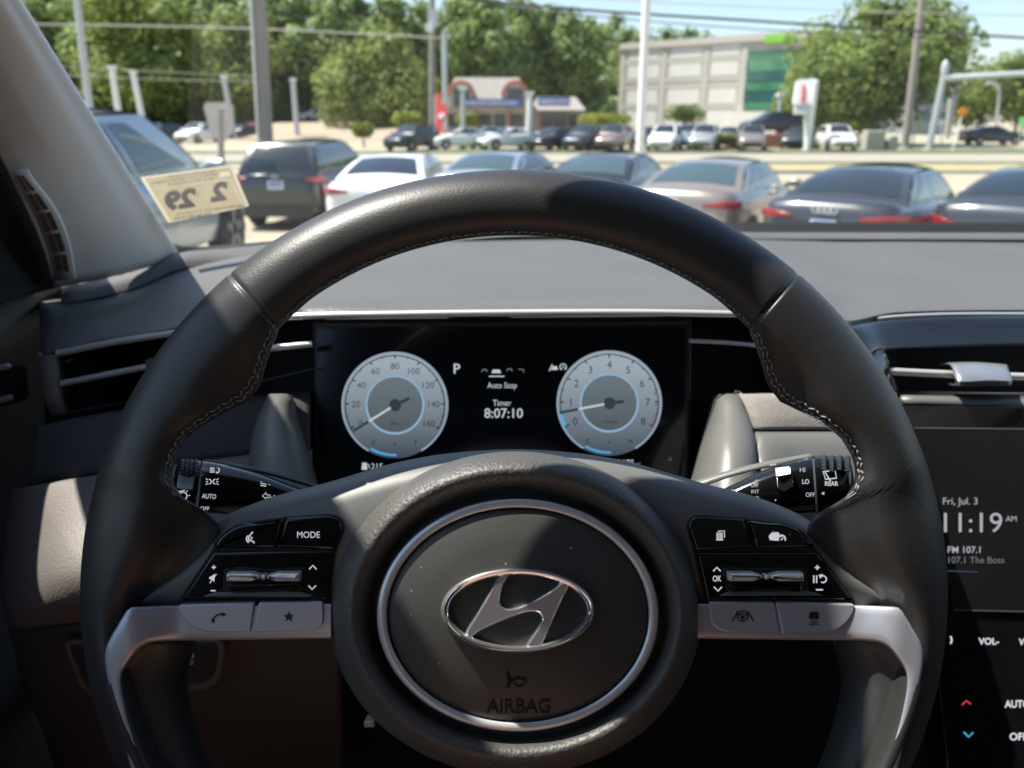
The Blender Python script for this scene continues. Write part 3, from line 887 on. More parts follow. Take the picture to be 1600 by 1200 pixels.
def dial(cu, cv, R0, nums, a0, a1, needle, tail, name, unit, reds, marks):
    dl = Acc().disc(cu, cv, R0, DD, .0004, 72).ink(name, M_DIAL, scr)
    Acc().arc(cu, cv, R0 - 1, -150, 150, 3.0, DD, .0008, 90).ink("dial_edge", M_RIMG, dl)
    A = Acc()
    A.arc(cu, cv, R0 - 5.5, -120, 120, 1.6, DD, .0009, 90)
    nt_ = len(nums) - 1
    for k in range(nt_ * 2 + 1):
        a = a0 + (a1 - a0) * k / (nt_ * 2)
        r0 = R0 - 5
        A.stroke([(cu + r0 * math.sin(rad(a)), cv - r0 * math.cos(rad(a))), (cu + (r0 - (6 if k % 2 == 0 else 3)) * math.sin(rad(a)), cv - (r0 - (6 if k % 2 == 0 else 3)) * math.cos(rad(a)))], 2, DD, .0010)
    for k, s_ in enumerate(nums):
        a = a0 + (a1 - a0) * k / nt_
        A.text(s_, cu + (R0 - 22) * math.sin(rad(a)), cv - (R0 - 22) * math.cos(rad(a)), 11.5 if len(nums[-1]) == 1 else 9.6, DD, .0010, bold=-.004)
    A.text(unit, cu, cv + 29, 4.5, DD, .0026)
    for k, s_ in enumerate(marks): A.text(s_, cu + (-33, 0, 33)[k], cv + (59, 61, 59)[k], 7.5, DD, .0010)
    A.ink("dial_digits", M_DINK, dl)
    if reds:
        A = Acc()
        for a in (78, 92, 106, 119): A.stroke([(cu + (R0 - 5) * math.sin(rad(a)), cv - (R0 - 5) * math.cos(rad(a))), (cu + (R0 - 11) * math.sin(rad(a)), cv - (R0 - 11) * math.cos(rad(a)))], 2.4, DD, .0012)
        A.ink("red_zone", M_RED, dl)
    Acc().disc(cu, cv, 46, DD, .0014, 60).ink("glow_ring", M_BLUEG, dl)
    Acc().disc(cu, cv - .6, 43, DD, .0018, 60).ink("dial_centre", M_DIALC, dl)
    A = Acc()
    A.arc(cu, cv, R0 - 5, 178, 209, 3.4, DD, .0014, 20)
    A.ink("level_arc", M_CYAN, dl)
    if reds: Acc().arc(cu, cv, R0 - 5, 243, 258, 4.5, DD, .0014, 16).ink("idle_arc", M_CYAN, dl)
    A = Acc()
    A.disc(cu + .5, cv, 9.5, DD, .0024, 24)
    t = (Vector(tail) - Vector((cu, cv)))
    A.stroke([(cu, cv), tuple(Vector((cu, cv)) + t * 0.5), tail], 5, DD, .0024)
    nd = Vector(needle) - Vector((cu, cv))
    A.stroke([tuple(Vector((cu, cv)) + nd * .55), needle], 4.0, DD, .0024)
    A.ink("needle_hub", M_DSH, dl)
    A = Acc()
    A.stroke([tuple(Vector((cu, cv)) + nd * .10), tuple(Vector((cu, cv)) + nd * .62)], 3.6, DD, .0028)
    A.ink("needle", M_WHT, dl)
dial(617, 633, 83, ["0", "20", "40", "60", "80", "100", "120", "140", "160"], -118, 118, (551, 674), (640, 622), "speed_dial", "MPH", False, ("E", "•", "F"))
dial(952, 630, 82, ["0", "1", "2", "3", "4", "5", "6", "7", "8"], -118, 118, (874, 645), (975, 627), "rev_dial", "x1000rpm", True, ("C", "•", "H"))
A = Acc()
A.text("P", 714, 576, 15, DD, .0004, bold=.012)
A.ink("gear_letter", M_WHT, scr); A = Acc()
A.text("Auto Stop", 784.5, 602, 9, DD, .0004, wd=46, bold=0)
A.text("Timer", 784.5, 629.5, 9.2, DD, .0004, wd=29)
A.text("8:07:10", 787, 645.5, 14.5, DD, .0004, wd=60, bold=.008)
A.ink("timer_text", M_WHT, scr); A = Acc()
A.poly([(566, 723), (573, 723), (574, 734), (565, 734)], DD, .0004); A.stroke([(574.5, 725), (577, 728), (577, 732)], 1.4, DD, .0004)
A.text("215", 589, 729, 9.5, DD, .0004, wd=18)
A.ink("range_text", M_WHT, scr); A = Acc()
A.text("15675", 975, 723, 9, DD, .0004, wd=31)
A.ink("odometer_text", M_WHT, scr); A = Acc()
A.stroke([(858, 580), (863, 569)], 1.6, DD, .0004); A.poly([(861, 578), (872, 578), (870, 572), (863, 572)], DD, .0004); A.arc(880, 573.5, 5, -150, 150, 1.5, DD, .0004); A.stroke([(877, 577), (880, 571), (883, 577)], 1.3, DD, .0004)
A.ink("lane_symbol", M_WHT, scr); A = Acc()
A.poly([(768, 583), (770, 577.5), (781, 577.5), (783, 583)], DD, .0004); A.stroke([(764, 588), (788, 588)], 1.8, DD, .0004)
A.ink("car_symbol", M_WHT, scr)
A = Acc()
A.text("mi", 997, 724.5, 6, DD, .0004); A.ink("unit_text", M_DIM, scr); A = Acc(); A.arc(757, 581, 4, -90, 90, 1.5, DD, .0004); A.arc(796, 580, 4, -90, 90, 1.5, DD, .0004); A.stroke([(810, 577), (818, 577), (818, 582)], 1.4, DD, .0004); A.ink("dim_symbols", M_DIM, scr)
Acc().text("-/-", 1047, 717, 6, DD, .0004).ink("dim_text", M_DIM, scr)

# ---------------------------------------------------------------- column and stalks
colm = thing("steering_column", "dark plastic steering column behind the wheel hub", "steering column", U(803, 930, .50))
rows = []
for d, hw, ht, hb in ((.375, 150, 120, 150), (.40, 190, 150, 180), (.45, 210, 175, 230), (.52, 200, 190, 280), (.60, 190, 170, 260)):
    r = []
    for k in range(25):
        a = 2 * math.pi * k / 24
        ct, st = math.cos(a), math.sin(a)
        r.append((803 + hw * math.copysign(abs(ct) ** .7, ct) , 930 - (ht if st > 0 else hb) * math.copysign(abs(st) ** .7, st), d))
    rows.append(r)
patch("column_shroud", rows, 49, 14, M_DARKPL, colm, thick=.002, ang=60)
plate("ignition_slot", rounded([(568, 1128), (585, 1127), (586, 1137), (568, 1138)], 3), .44, .01, M_TRIM, colm, bev=.0008)

def stalk_geo(ax, n=30, nt_=28):
    """ax: (u, v, half height px, depth, half thickness m, shear px)"""
    P = spline(ax, n)
    ex = 2 / 2.4
    V = []
    for (u, v, h, d, b, sh) in P:
        for k in range(nt_):
            a = 2 * math.pi * k / nt_
            ct, st = math.cos(a), math.sin(a)
            cy = math.copysign(abs(ct) ** ex, ct); cz = math.copysign(abs(st) ** ex, st)
            V.append(U(u - sh * cy, v - h * cy, d - b * cz))
    Fc = grid_faces(n, nt_, True) + [tuple(range(nt_)), tuple(range((n - 1) * nt_, n * nt_))]
    return V, Fc, P
def stalk_d(P):
    us = sorted((p[0], p[1], p[2], p[3], p[4]) for p in P)
    def f(u, v):
        c = [interp([(q[0], q[k]) for q in us], u) for k in (1, 2, 3, 4)]
        t = min(.97, abs(v - c[0]) / max(1, c[1]))
        return c[2] - c[3] * (1 - t ** 2.4) ** (1 / 2.4)
    return f
def knurl(c, side, uA, uB, vt, vb, D, b, par, rowsk):
    A = Acc()
    for i in range(4):
        for j in range(rowsk):
            t = (j + .5 * (i % 2)) / (rowsk - .5)
            a = rad(80 - 70 * t)
            vv = (vt + vb) / 2 - (vb - vt) / 2 * math.sin(a)
            dd = D - b * math.cos(a)
            uu = uA + (uB - uA) * (i + .5) / 4
            p0, p1 = U(uu - 4.6, vv, dd), U(uu + 4.6, vv, dd)
            A.tube([p0, (p0 + p1) / 2 - FW * .0007 + UP * .0003, p1], [(.0005, .0005), (.0013, .0011), (.0005, .0005)], 6)
    return A.build("knob_ridges", M_RIDGE, par)
M_RIDGE = mat("knob_rubber", (0.02, 0.022, 0.025), 0.3)
# lighting stalk
ls = thing("light_stalk", "glossy black headlamp stalk to the left of the wheel hub", "stalk", U(400, 765, .395))
SD = .395
V, Fc, P = stalk_geo([(313, 760, 41.5, SD, .0135, -4), (330, 761.5, 40.5, SD, .0135, -4), (400, 773, 34, SD + .001, .0125, -4), (460, 787, 26, SD + .003, .011, -3), (540, 806, 18, SD + .006, .009, 0), (620, 826, 15, SD + .01, .008, 0)])
body = mk("stalk_body", V, Fc, M_PIANO, ls, ang=60)
df = stalk_d(P)
V, Fc, P2 = stalk_geo([(268.5, 757, 14, SD, .005, -5), (269.5, 757, 25, SD, .009, -5), (273, 757, 33, SD, .0115, -5), (279, 757.5, 37.5, SD, .0128, -5), (290, 758, 39.5, SD, .0133, -5), (309, 759, 40.5, SD, .0135, -5), (310, 759, 38, SD, .012, -5)], 34)
kn = mk("stalk_knob", V, Fc, M_PIANO, ls, ang=60)
knurl(0, 0, 282, 310, 720, 775, SD, .0137, kn, 7)
rows = [[(316, 722, SD + .004), (400, 736, SD + .005), (470, 754, SD + .008), (560, 784, SD + .012)], [(318, 717, SD + .006), (400, 730.5, SD + .008), (470, 749, SD + .011), (560, 779, SD + .015)], [(318, 719, SD + .018), (400, 733, SD + .018), (470, 751, SD + .02), (560, 781, SD + .022)]]
patch("stalk_shell", rows, 30, 8, M_DARKPL, ls, thick=.001)  # coloured dark for its shade; the wiper stalk's shell is paler
A = Acc()
A.arc(338, 734.5, 4.6, 0, 180, 1.6, df); A.stroke([(338, 730), (338, 739)], 1.4, df)
for k in range(3): A.stroke([(328, 731.5 + 3 * k), (335, 731.5 + 3 * k)], 1.7, df)
for s_ in (-1, 1):
    A.arc(331.5 + 5 * s_, 752.5, 3.6, 90 * -s_ - 90, 90 * -s_ + 90, 1.5, df)
    for k in (-1, 0, 1): A.stroke([(331.5 + 5 * s_ + 1.5 * s_, 752.5 + 2.4 * k), (331.5 + 10 * s_, 752.5 + 5 * k)], 1.2, df)
A.text("AUTO", 326.5, 775.5, 7.4, df, wd=22, rot=3)
A.text("OFF", 320, 794.5, 5.6, df, wd=14, rot=2)
A.arc(420, 753, 4.2, 0, 180, 1.4, df); A.stroke([(420, 749), (420, 757)], 1.2, df)
for k in range(4): A.stroke([(407, 749.5 + 3 * k), (416, 749.5 + 3 * k + 1)], 1.4, df)
A.stroke([(410, 775), (416, 769.5), (416, 773), (422, 773.5), (422, 777), (416, 777), (416, 780)], 1.3, df, closed=True)
A.stroke([(434, 779), (428, 774), (428, 777), (423.5, 777), (423.5, 780), (428, 780), (428, 783)], 1.3, df, closed=True)
A.ink("symbol", M_INKW, body)
dk = stalk_d(P2)
A = Acc()
A.arc(286, 775, 6, -120, 150, 1.6, dk); A.stroke([(281, 768), (289, 766)], 1.4, dk)
for a in (-80, -40, 40, 85): A.stroke([(286 + 8 * math.sin(rad(a)), 775 - 8 * math.cos(rad(a))), (286 + 11 * math.sin(rad(a)), 775 - 11 * math.cos(rad(a)))], 1.3, dk)
A.poly([(297.5, 785), (303, 788), (298, 791)], dk)
A.ink("symbol", M_INKW, kn)
# wiper stalk
ws = thing("wiper_stalk", "glossy black wiper stalk to the right of the wheel hub", "stalk", U(1200, 765, .395))
V, Fc, P = stalk_geo([(1272, 757, 44, SD, .0135, 3), (1240, 761, 42, SD, .0135, 3), (1200, 771, 38, SD + .001, .0125, 3), (1150, 786, 31, SD + .003, .011, 2), (1090, 806, 22, SD + .006, .009, 0), (1000, 830, 16, SD + .01, .008, 0)])
body = mk("stalk_body", V, Fc, M_PIANO, ws, ang=60)
df = stalk_d(P)
V, Fc, P2 = stalk_geo([(1336, 757, 16, SD, .005, 3), (1334.5, 757, 28, SD, .009, 3), (1331, 757, 37, SD, .0115, 3), (1325, 757, 42, SD, .0128, 3), (1312, 757, 44.5, SD, .0133, 3), (1276, 757, 45, SD, .0135, 3), (1275, 757, 42, SD, .012, 3)], 34)
kn = mk("stalk_knob", V, Fc, M_PIANO, ws, ang=60)
knurl(0, 0, 1282, 1330, 714, 765, SD, .0137, kn, 7)
rows = [[(1274, 714, SD + .004), (1180, 733, SD + .005), (1120, 751, SD + .008), (1050, 778, SD + .012)], [(1268, 708.5, SD + .006), (1180, 725, SD + .008), (1120, 741, SD + .011), (1050, 765, SD + .015)], [(1266, 709.5, SD + .02), (1180, 726, SD + .02), (1120, 742, SD + .022), (1050, 767, SD + .024)]]
patch("stalk_shell", rows, 30, 8, M_FAIR, ws, thick=.001)  # same kind of shell, coloured pale to paint its sunlit edge
plate("stalk_slider", rounded([(1212, 731), (1236, 727), (1240, 736), (1240, 762), (1226, 772), (1216, 765)], 3), lambda u, v: df(u, v) - .003, .006, M_PIANO, ws, bev=.001)
plate("slider_cap", rounded([(1213, 732), (1235, 729), (1236, 741), (1214, 745)], 2), lambda u, v: df(u, v) - .0036, .002, M_ROLL, ws, bev=.0004)
A = Acc()
A.poly([(1194, 738), (1202, 738), (1213, 782), (1211, 783)], df)
A.text("MIST", 1180, 748.5, 5.8, df, wd=15, bold=.02); A.text("OFF", 1179, 758, 6, df, wd=12, bold=.02); A.text("INT", 1180, 768, 5.8, df, wd=12); A.text("LO", 1181, 778.5, 6, df, wd=10)
A.text("HI", 1254, 734, 7, df); A.text("LO", 1259, 752.5, 7, df, wd=11, bold=.02); A.text("OFF", 1266, 773, 6.6, df, wd=14)
A.stroke([(1162, 755), (1170, 776)], 2.4, df); A.arc(1146, 772, 6, -80, 80, 2.2, df)
A.stroke([(1203, 727), (1213, 725)], 2.4, df); A.stroke([(1246, 721), (1262, 717)], 2.6, df); A.stroke([(1190, 741), (1200, 738)], 2, df)
A.ink("symbol", M_INKW, body)
dk = stalk_d(P2)
A = Acc()
A.stroke([(1286, 737), (1305, 735), (1307, 747), (1290, 749)], 2.4, dk, closed=True); A.stroke([(1289, 738), (1298, 752)], 2, dk)
A.text("REAR", 1299.5, 755.5, 6.6, dk, wd=21, bold=.03); A.poly([(1288, 768.5), (1283, 771), (1288, 773.5)], dk)
A.ink("symbol", M_INKW, kn)

# ---------------------------------------------------------------- centre console
con = thing("centre_console", "gloss black centre console with a dark touchscreen showing the time", "console", U(1560, 800, .62))
patch("upper_fascia", [
    [(1296, 512, .66), (1330, 508, .64), (1372, 502, .65), (1450, 496, .665), (1600, 494, .682), (1960, 496, .70)],
    [(1300, 514, .61), (1332, 511, .615), (1374, 504, .64), (1450, 498, .655), (1600, 496, .672), (1960, 498, .69)],
    [(1318, 545, .602), (1350, 534, .612), (1384, 524, .632), (1450, 520, .648), (1600, 518, .664), (1960, 520, .68)],
    [(1335, 570, .60), (1360, 556, .61), (1382, 546, .625), (1450, 542, .64), (1600, 539, .656), (1960, 540, .672)]], 60, 14, M_GLOSSBL, con, thick=.002)
patch("side_fascia", [
    [(1300, 530, .606), (1340, 553, .604), (1381, 547, .624)], [(1330, 600, .598), (1362, 592, .6), (1390, 572, .624)], [(1360, 640, .59), (1385, 625, .598), (1402, 612, .622)], [(1375, 670, .585), (1398, 650, .592), (1412, 632, .612)]], 16, 14, M_GLOSSBL, con, thick=.002)
plate("vent_box", [(1370, 535), (1960, 530), (1960, 640), (1395, 636)], .72, .01, M_BLACK, con, bev=0)
patch("vent_side", [[(1381, 546, .625), (1384, 548, .72)], [(1390, 575, .622), (1392, 575, .72)], [(1404, 616, .618), (1410, 616, .72)]], 6, 8, M_BLACK, con, thick=.002)
patch("vent_ledge", [[(1400, 607, .72), (1600, 612, .72), (1960, 616, .72)], [(1405, 618, .625), (1600, 624, .635), (1960, 630, .64)], [(1412, 625, .616), (1600, 631, .626), (1960, 637, .63)], [(1414, 629, .618), (1600, 634, .628), (1960, 640, .632)]], 24, 12, M_FAIR, con, thick=.002)
A = Acc(); A.tube([U(*p) for p in spline([(1385, 580, .63), (1480, 584.5, .637), (1600, 588.5, .645), (1960, 598, .66)], 24)], [(.0030, .0032)] * 24, 12)
A.build("vent_bar", M_STRIP, con, ang=60)
M_TABM = mat("tab_silver", (0.42, 0.43, 0.45), 0.3, metal=0.7, noise=(60, 0.1, 0.06))
patch("vent_tab", [[(1468, 570, .66), (1474, 568, .655), (1520, 567, .656), (1572, 570, .66), (1574, 571, .665)],
                   [(1484, 569, .634), (1490, 568, .632), (1525, 567.5, .633), (1570, 571, .637), (1575, 573, .645)],
                   [(1492, 589, .618), (1500, 588.5, .614), (1535, 588, .615), (1578, 590, .62), (1581, 591, .63)],
                   [(1493, 596, .617), (1501, 596.5, .612), (1535, 596, .613), (1579, 597, .618), (1582, 597, .628)],
                   [(1490, 602, .625), (1500, 603, .622), (1535, 603, .623), (1576, 603, .628), (1578, 602, .635)],
                   [(1480, 600, .66), (1500, 603, .66), (1535, 603, .66), (1570, 602, .665), (1572, 601, .67)]], 30, 26, M_TABM, con, thick=.001, ang=50)
def cdp(u, v): return 1 / (1 / .622 + .00012 * (v - 640) - .00005 * (u - 1500))
plate("lower_fascia", [(1404, 631), (1600, 635.5), (1960, 642), (1960, 1330), (1492, 1330), (1478, 1180), (1455, 960), (1425, 760)], cdp, .03, M_PIANO, con, bev=.001)
M_SCR2 = mat("touchscreen_glass", (0.012, 0.011, 0.012), 0.3, spec=0.3, noise=(14, 0.35, 0.05))
cs = plate("touchscreen", rounded([(1420, 669), (1960, 674), (1960, 966), (1492, 954.5)], [8, 4, 4, 4]), lambda u, v: cdp(u, v) - .0022, .004, M_SCR2, con, bev=.0005)
A = Acc(); A.stroke([(1421, 676), (1424, 670), (1432, 668.5), (1600, 670), (1950, 673.5)], 1.6, lambda u, v: cdp(u, v) - .0023, .0003); A.stroke([(1490, 953), (1600, 955.5), (1950, 963)], 1.4, lambda u, v: cdp(u, v) - .0023, .0003)
M_EDGE = mat("screen_edge_grey", (0.13, 0.13, 0.13), 0.4)
A.ink("screen_edge", M_EDGE, cs)
dt = lambda u, v: cdp(u, v) - .0024
A = Acc()
A.text("Fri, Jul. 3", 1473.5, 783, 10.5, dt, wd=54, align='L')
A.text("11:19", 1475, 816.5, 30, dt, wd=91, align='L')
A.text("AM", 1571.5, 810.5, 8.5, dt, wd=17, align='L')
A.text("FM 107.1", 1481, 859, 10, dt, wd=51, align='L', bold=.01)
A.ink("screen_text", glow("screen_white", (0.60, 0.60, 0.66), 0.62), cs)
A = Acc()
A.text("107.1 The Boss", 1482, 875, 10, dt, wd=87, align='L')
A.ink("dim_screen_text", M_DIM, cs)
Acc().stroke([(1480, 892), (1528, 894)], 1.4, dt).ink("progress_line", glow("dim_blue", (0.05, 0.09, 0.16), 0.8), cs)
M_CW = glow("white_key_light", (0.86, 0.88, 0.95), 0.8)
A = Acc()
A.text("VOL-", 1529, 1002, 10, cdp, wd=32, align='L', bold=.02); A.ink("volume_key_text", M_CW, con); A = Acc(); A.text("VOL+", 1592, 1003, 10, cdp, wd=32, align='L', bold=.02)
Acc().arc(1478, 1000, 9, 50, 130, 2.4, cdp).ink('symbol', M_CW, con)
A.ink("volume_key_text", M_CW, con); A = Acc()
A.text("AUTO", 1570, 1100, 11, cdp, wd=39, align='L', bold=.02); A.text("OFF", 1577.5, 1151, 11, cdp, wd=28, align='L', bold=.02)
A.ink("key_text", M_CW, con)
Acc().stroke([(1503, 1101.5), (1510, 1095), (1517, 1100)], 2.4, cdp).ink("warm_arrow", glow("red_key_light", (0.75, 0.06, 0.08), 0.8), con)
Acc().stroke([(1506, 1144), (1513.5, 1151.5), (1520.5, 1144.5)], 2.4, cdp).ink("cool_arrow", glow("cyan_key_light", (0.05, 0.55, 0.80), 0.8), con)

# ---------------------------------------------------------------- windscreen pillar
pil = thing("windscreen_pillar", "pale grey windscreen pillar trim with a slotted vent at its foot", "pillar trim", U(150, 420, .90))
Bp, Tp = U(272, 396, .98), U(20, 0, .58)
Dp = (Tp - Bp)
def edge(t): return Bp + Dp * t
PR = [tuple(edge(t)) for t in (-.03, .33, .66, 1, 1.6, 2.5)]
def off(t, dx, dy, dz): return tuple(edge(t) + Vector((dx, dy, dz)))
PL = [tuple(U(*p)) for p in ((82, 450, .80), (62, 385, .755), (0, 255, .68), (-130, 20, .565))]
q3, q2 = Vector(PL[3]), Vector(PL[2])
PL += [tuple(edge(1.65) + Vector((-.045, -.07, -.01))), tuple(edge(2.5) + Vector((-.05, -.03, -.01)))]
def between(t, bulge):
    out = []
    for a, b in zip(PR, PL):
        a, b = Vector(a), Vector(b)
        out.append(tuple(a + (b - a) * t + Vector((.75, -.6, .1)).normalized() * bulge))
    return out
def out_edge(k): return [tuple(Vector(p) + Vector((-.012, .03, .006)) * k) for p in PR]
curves = [out_edge(1.0), [tuple(Vector(p) + Vector((.0, .006, .002))) for p in PR], between(.06, .004), between(.3, .022), between(.6, .026), between(.85, .014), PL]
patch("pillar_panel", curves, 60, 40, M_PILLAR, pil, world=True, thick=.004, ang=60)
patch("pillar_edge_highlight", [[tuple(Vector(p) + Vector((-.004, .008, .003))) for p in PR], [tuple(Vector(p) + Vector((-.018, .016, .008))) for p in PR], [tuple(Vector(p) + Vector((-.05, .03, .01))) for p in PR]], 40, 8, mat("pillar_edge_light", (0.28, 0.33, 0.38), 0.35), pil, world=True, thick=.003)  # pale blue band painted as the highlight along the pillar edge
# slotted demister vent near the foot of the pillar
def pd(u, v):
    """depth of the pillar panel at a pixel (approximate plane through three points)"""
    a = [(272, 396, .98), (20, 0, .58), (82, 447, .80), (0, 255, .68)]
    return None
def pvent():
    pl = spline([(90, 432, 0), (78, 385, 0), (55, 330, 0), (22, 272, 0)], 13)
    pr = spline([(110, 430, 0), (102, 385, 0), (80, 330, 0), (36, 272, 0)], 13)
    dvt = lambda v: interp([(255, .672), (330, .712), (385, .742), (447, .783)], v)
    vg = []
    V = [U(p[0] - 6, p[1] + (7 if i == 0 else -5 if i == 12 else 0), dvt(p[1]) - .010) for i, p in enumerate(pl)] + [U(p[0] + 6, p[1] + (7 if i == 0 else -5 if i == 12 else 0), dvt(p[1]) - .008) for i, p in enumerate(pr)]
    fr = mk("vent_grille", V, [(i, i + 1, 14 + i, 13 + i) for i in range(12)], M_PILLAR, pil, face_cam=True)
    m = fr.modifiers.new("t", 'SOLIDIFY'); m.thickness = .004; m.offset = -1
    A = Acc()
    for i in range(5):
        for j in range(2):
            cells = []
            for (ti, tj) in ((0, 0), (1, 0), (1, 1), (0, 1)):
                k = (i + (.07 if ti == 0 else .93)) / 5 * 12
                k0 = min(11, int(k)); f = k - k0
                a = [pl[k0][c] + (pl[k0 + 1][c] - pl[k0][c]) * f for c in (0, 1)]
                b = [pr[k0][c] + (pr[k0 + 1][c] - pr[k0][c]) * f for c in (0, 1)]
                s_ = (j + (.10 if tj == 0 else .90)) / 2
                cells.append((a[0] + (b[0] - a[0]) * s_, a[1] + (b[1] - a[1]) * s_))
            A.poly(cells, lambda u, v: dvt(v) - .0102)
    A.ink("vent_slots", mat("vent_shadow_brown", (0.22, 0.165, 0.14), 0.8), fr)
pvent()

# ---------------------------------------------------------------- windscreen
wsn = thing("windscreen", "slightly tinted clear windscreen above the dashboard", "windscreen", U(900, 300, 1.1))
M_WS = glass_sheet("windscreen_glass", (0.955, 0.97, 0.965), 0.0, 1.1)
def wedge(t, s):
    """t up the pillar (0 foot .. 2 header), s across the car 0..1"""
    a = edge(t) + Vector((-.004, .012, .004))
    b = Vector((2 * .37 - a.x, a.y, a.z))
    p = a + (b - a) * s
    bow = 4 * s * (1 - s)
    return p + Vector((0, .13 * bow * (1 - .35 * t), .02 * bow * t))
curves = [[tuple(wedge(t, s / 10)) for s in range(11)] for t in (-.10, .2, .6, 1.0, 1.6, 2.5)]
patch("pane", curves, 40, 24, M_WS, wsn, world=True, thick=0, ang=180)
# black ceramic band along the foot of the glass, swept up into the corner
FB = [(258, 376, 1.02), (275, 383, 1.03), (300, 386, 1.04), (420, 377, 1.08), (600, 364, 1.13), (800, 355, 1.16), (1000, 350, 1.165), (1160, 347.5, 1.16), (1600, 348, 1.14), (2200, 352, 1.08)]
patch("frit_band", [FB, [(u, v + 9, d - .004) for u, v, d in FB], [(u, v + 24, d - .012) for u, v, d in FB]], 80, 6, M_FRIT, wsn, thick=.002)

# ---------------------------------------------------------------- inspection sticker on the glass
st = thing("inspection_sticker", "cream inspection sticker with mirrored black digits on the windscreen corner", "sticker", U(303, 300, .92))
M_PAPER = mat("cream_paper", (0.34, 0.28, 0.165), 0.7, noise=(60, 0.12, 0), emit=None)
M_PAPEL = mat("cream_border", (0.52, 0.47, 0.32), 0.7)
M_PINK = mat("black_print", (0.02, 0.018, 0.015), 0.7)
M_PRG = mat("grey_print", (0.22, 0.19, 0.12), 0.7)
SDp = lambda u, v: .90 + .00018 * (u - 303) - .0008 * (300 - v) * -0.4
card = plate("card", [(219, 277), (362, 257.5), (389, 322), (263, 348)], SDp, .0006, M_PAPEL, st, bev=0)
A = Acc(); A.poly([(226, 279), (359, 261.5), (384, 320), (266, 344)], SDp, .0003); A.ink("card_face", M_PAPER, card)
A = Acc()
A.text("2", 342.5, 299, 25, SDp, .0007, wd=25, bold=.05, mirror=True, rot=-8, shear=-.22)
A.text("29", 281, 311, 26, SDp, .0007, wd=50, bold=.05, mirror=True, rot=-8, shear=-.22)
A.ink("large_digits", M_PINK, card)
A = Acc()
random.seed(5)
for k, (v, u0, u1) in enumerate(((271, 262, 338), (277, 236, 352), (283, 262, 330), (331, 275, 372), (337, 272, 330))):
    u = u0
    while u < u1:
        wd_ = random.uniform(4, 12)
        q = v - (u - 300) * .137
        A.stroke([(u, q), (u + wd_, q - wd_ * .137)], 3.2, SDp, .0006)
        u += wd_ + 2.5
A.stroke([(308, 309), (312, 298)], 1.2, SDp, .0006)
A.ink("small_print", M_PRG, card)
A = Acc(); A.poly([(341, 270), (358, 267.5), (361, 275), (344, 278)], SDp, .0006); A.stroke([(243, 296), (360, 281), (380, 322)], 1.2, SDp, .0005)
A.ink("pale_box", M_PAPEL, card)

# ---------------------------------------------------------------- door
door = thing("front_door", "dark door trim with a silver ringed handle left of the wheel", "door", rel(-.47, .3, -.5))
M_DOOR = mat("door_plastic", (0.010, 0.011, 0.013), 0.5, bump=('leather', 700, 0.0003, 0.3))
XD = -.472
rows = []
for (z, x) in ((-.168, XD - .03), (-.170, XD), (-.185, XD + .012), (-.23, XD + .005), (-.34, XD), (-.42, XD + .02), (-.46, XD + .05), (-.50, XD + .05), (-.56, XD + .01), (-.95, XD)):
    rows.append([tuple(rel(x - (.03 if y > .75 else 0), y, z)) for y in (.86, .78, .6, .4, .2, 0, -.3, -.8)])
patch("door_panel", rows, 30, 30, M_DOOR, door, world=True, thick=.01)
# window frame and sail panel, edges shaped to bound the knee panel's sun patch
curves = [[tuple(Vector(p) + Vector((.004, -.002, 0))) for p in PL], [tuple(Vector(p) + Vector((-.035, -.02, -.01))) for p in PL], [tuple(Vector(p) + Vector((-.05, -.045, -.03))) for p in PL]]
patch("window_frame", curves, 40, 8, M_BLACK, door, world=True, thick=.008)
V = [rel(XD - .02, y, z) for y, z in ((.90, -.168), (.22, -.168), (.32, .0), (.42, .042), (.525, .047), (.535, .10), (.68, .09), (.80, -.03))]
sp = mk("sail_panel", V + [p + Vector((-.008, 0, 0)) for p in V], [tuple(range(8)), tuple(range(15, 7, -1))] + [(i, (i + 1) % 8, 8 + (i + 1) % 8, 8 + i) for i in range(8)], M_BLACK, door)
glz = mk("window_pane", [rel(XD - .03, .62, -.17), rel(XD - .03, -.75, -.17), rel(XD + .10, -.75, .44), rel(XD + .10, .20, .42)], [(0, 1, 2, 3)], glass_sheet("side_glass", (0.93, 0.96, 0.95), 0, .8), door, ang=None)
hd = plate("handle_bezel", rounded([(-60, 585), (16, 569), (20, 574), (24, 618), (18, 626), (-60, 648)], 5), .672, .02, M_BLACK, door, bev=.001)
A = Acc()
A.tube([U(-60, 588, .668), U(14, 572, .668), U(16, 574, .668)], [.0028, .0028, .0012], 8)
A.tube([U(-60, 640, .668), U(18, 621, .668), U(20, 620, .668)], [.0028, .0028, .0012], 8)
A.build("handle_ring", M_STRIP, hd)

patch("pillar_window_blank", [[tuple(rel(x, y, z)) for y in (-.50, -.65, -1.1, -1.9)] for (x, z) in ((XD - .02, -.17), (XD + .03, .1), (XD + .10, .45))], 10, 8, M_HEAD, door, world=True, thick=.02)  # runs solid past the pillar, closing the rear window to darken the cabin
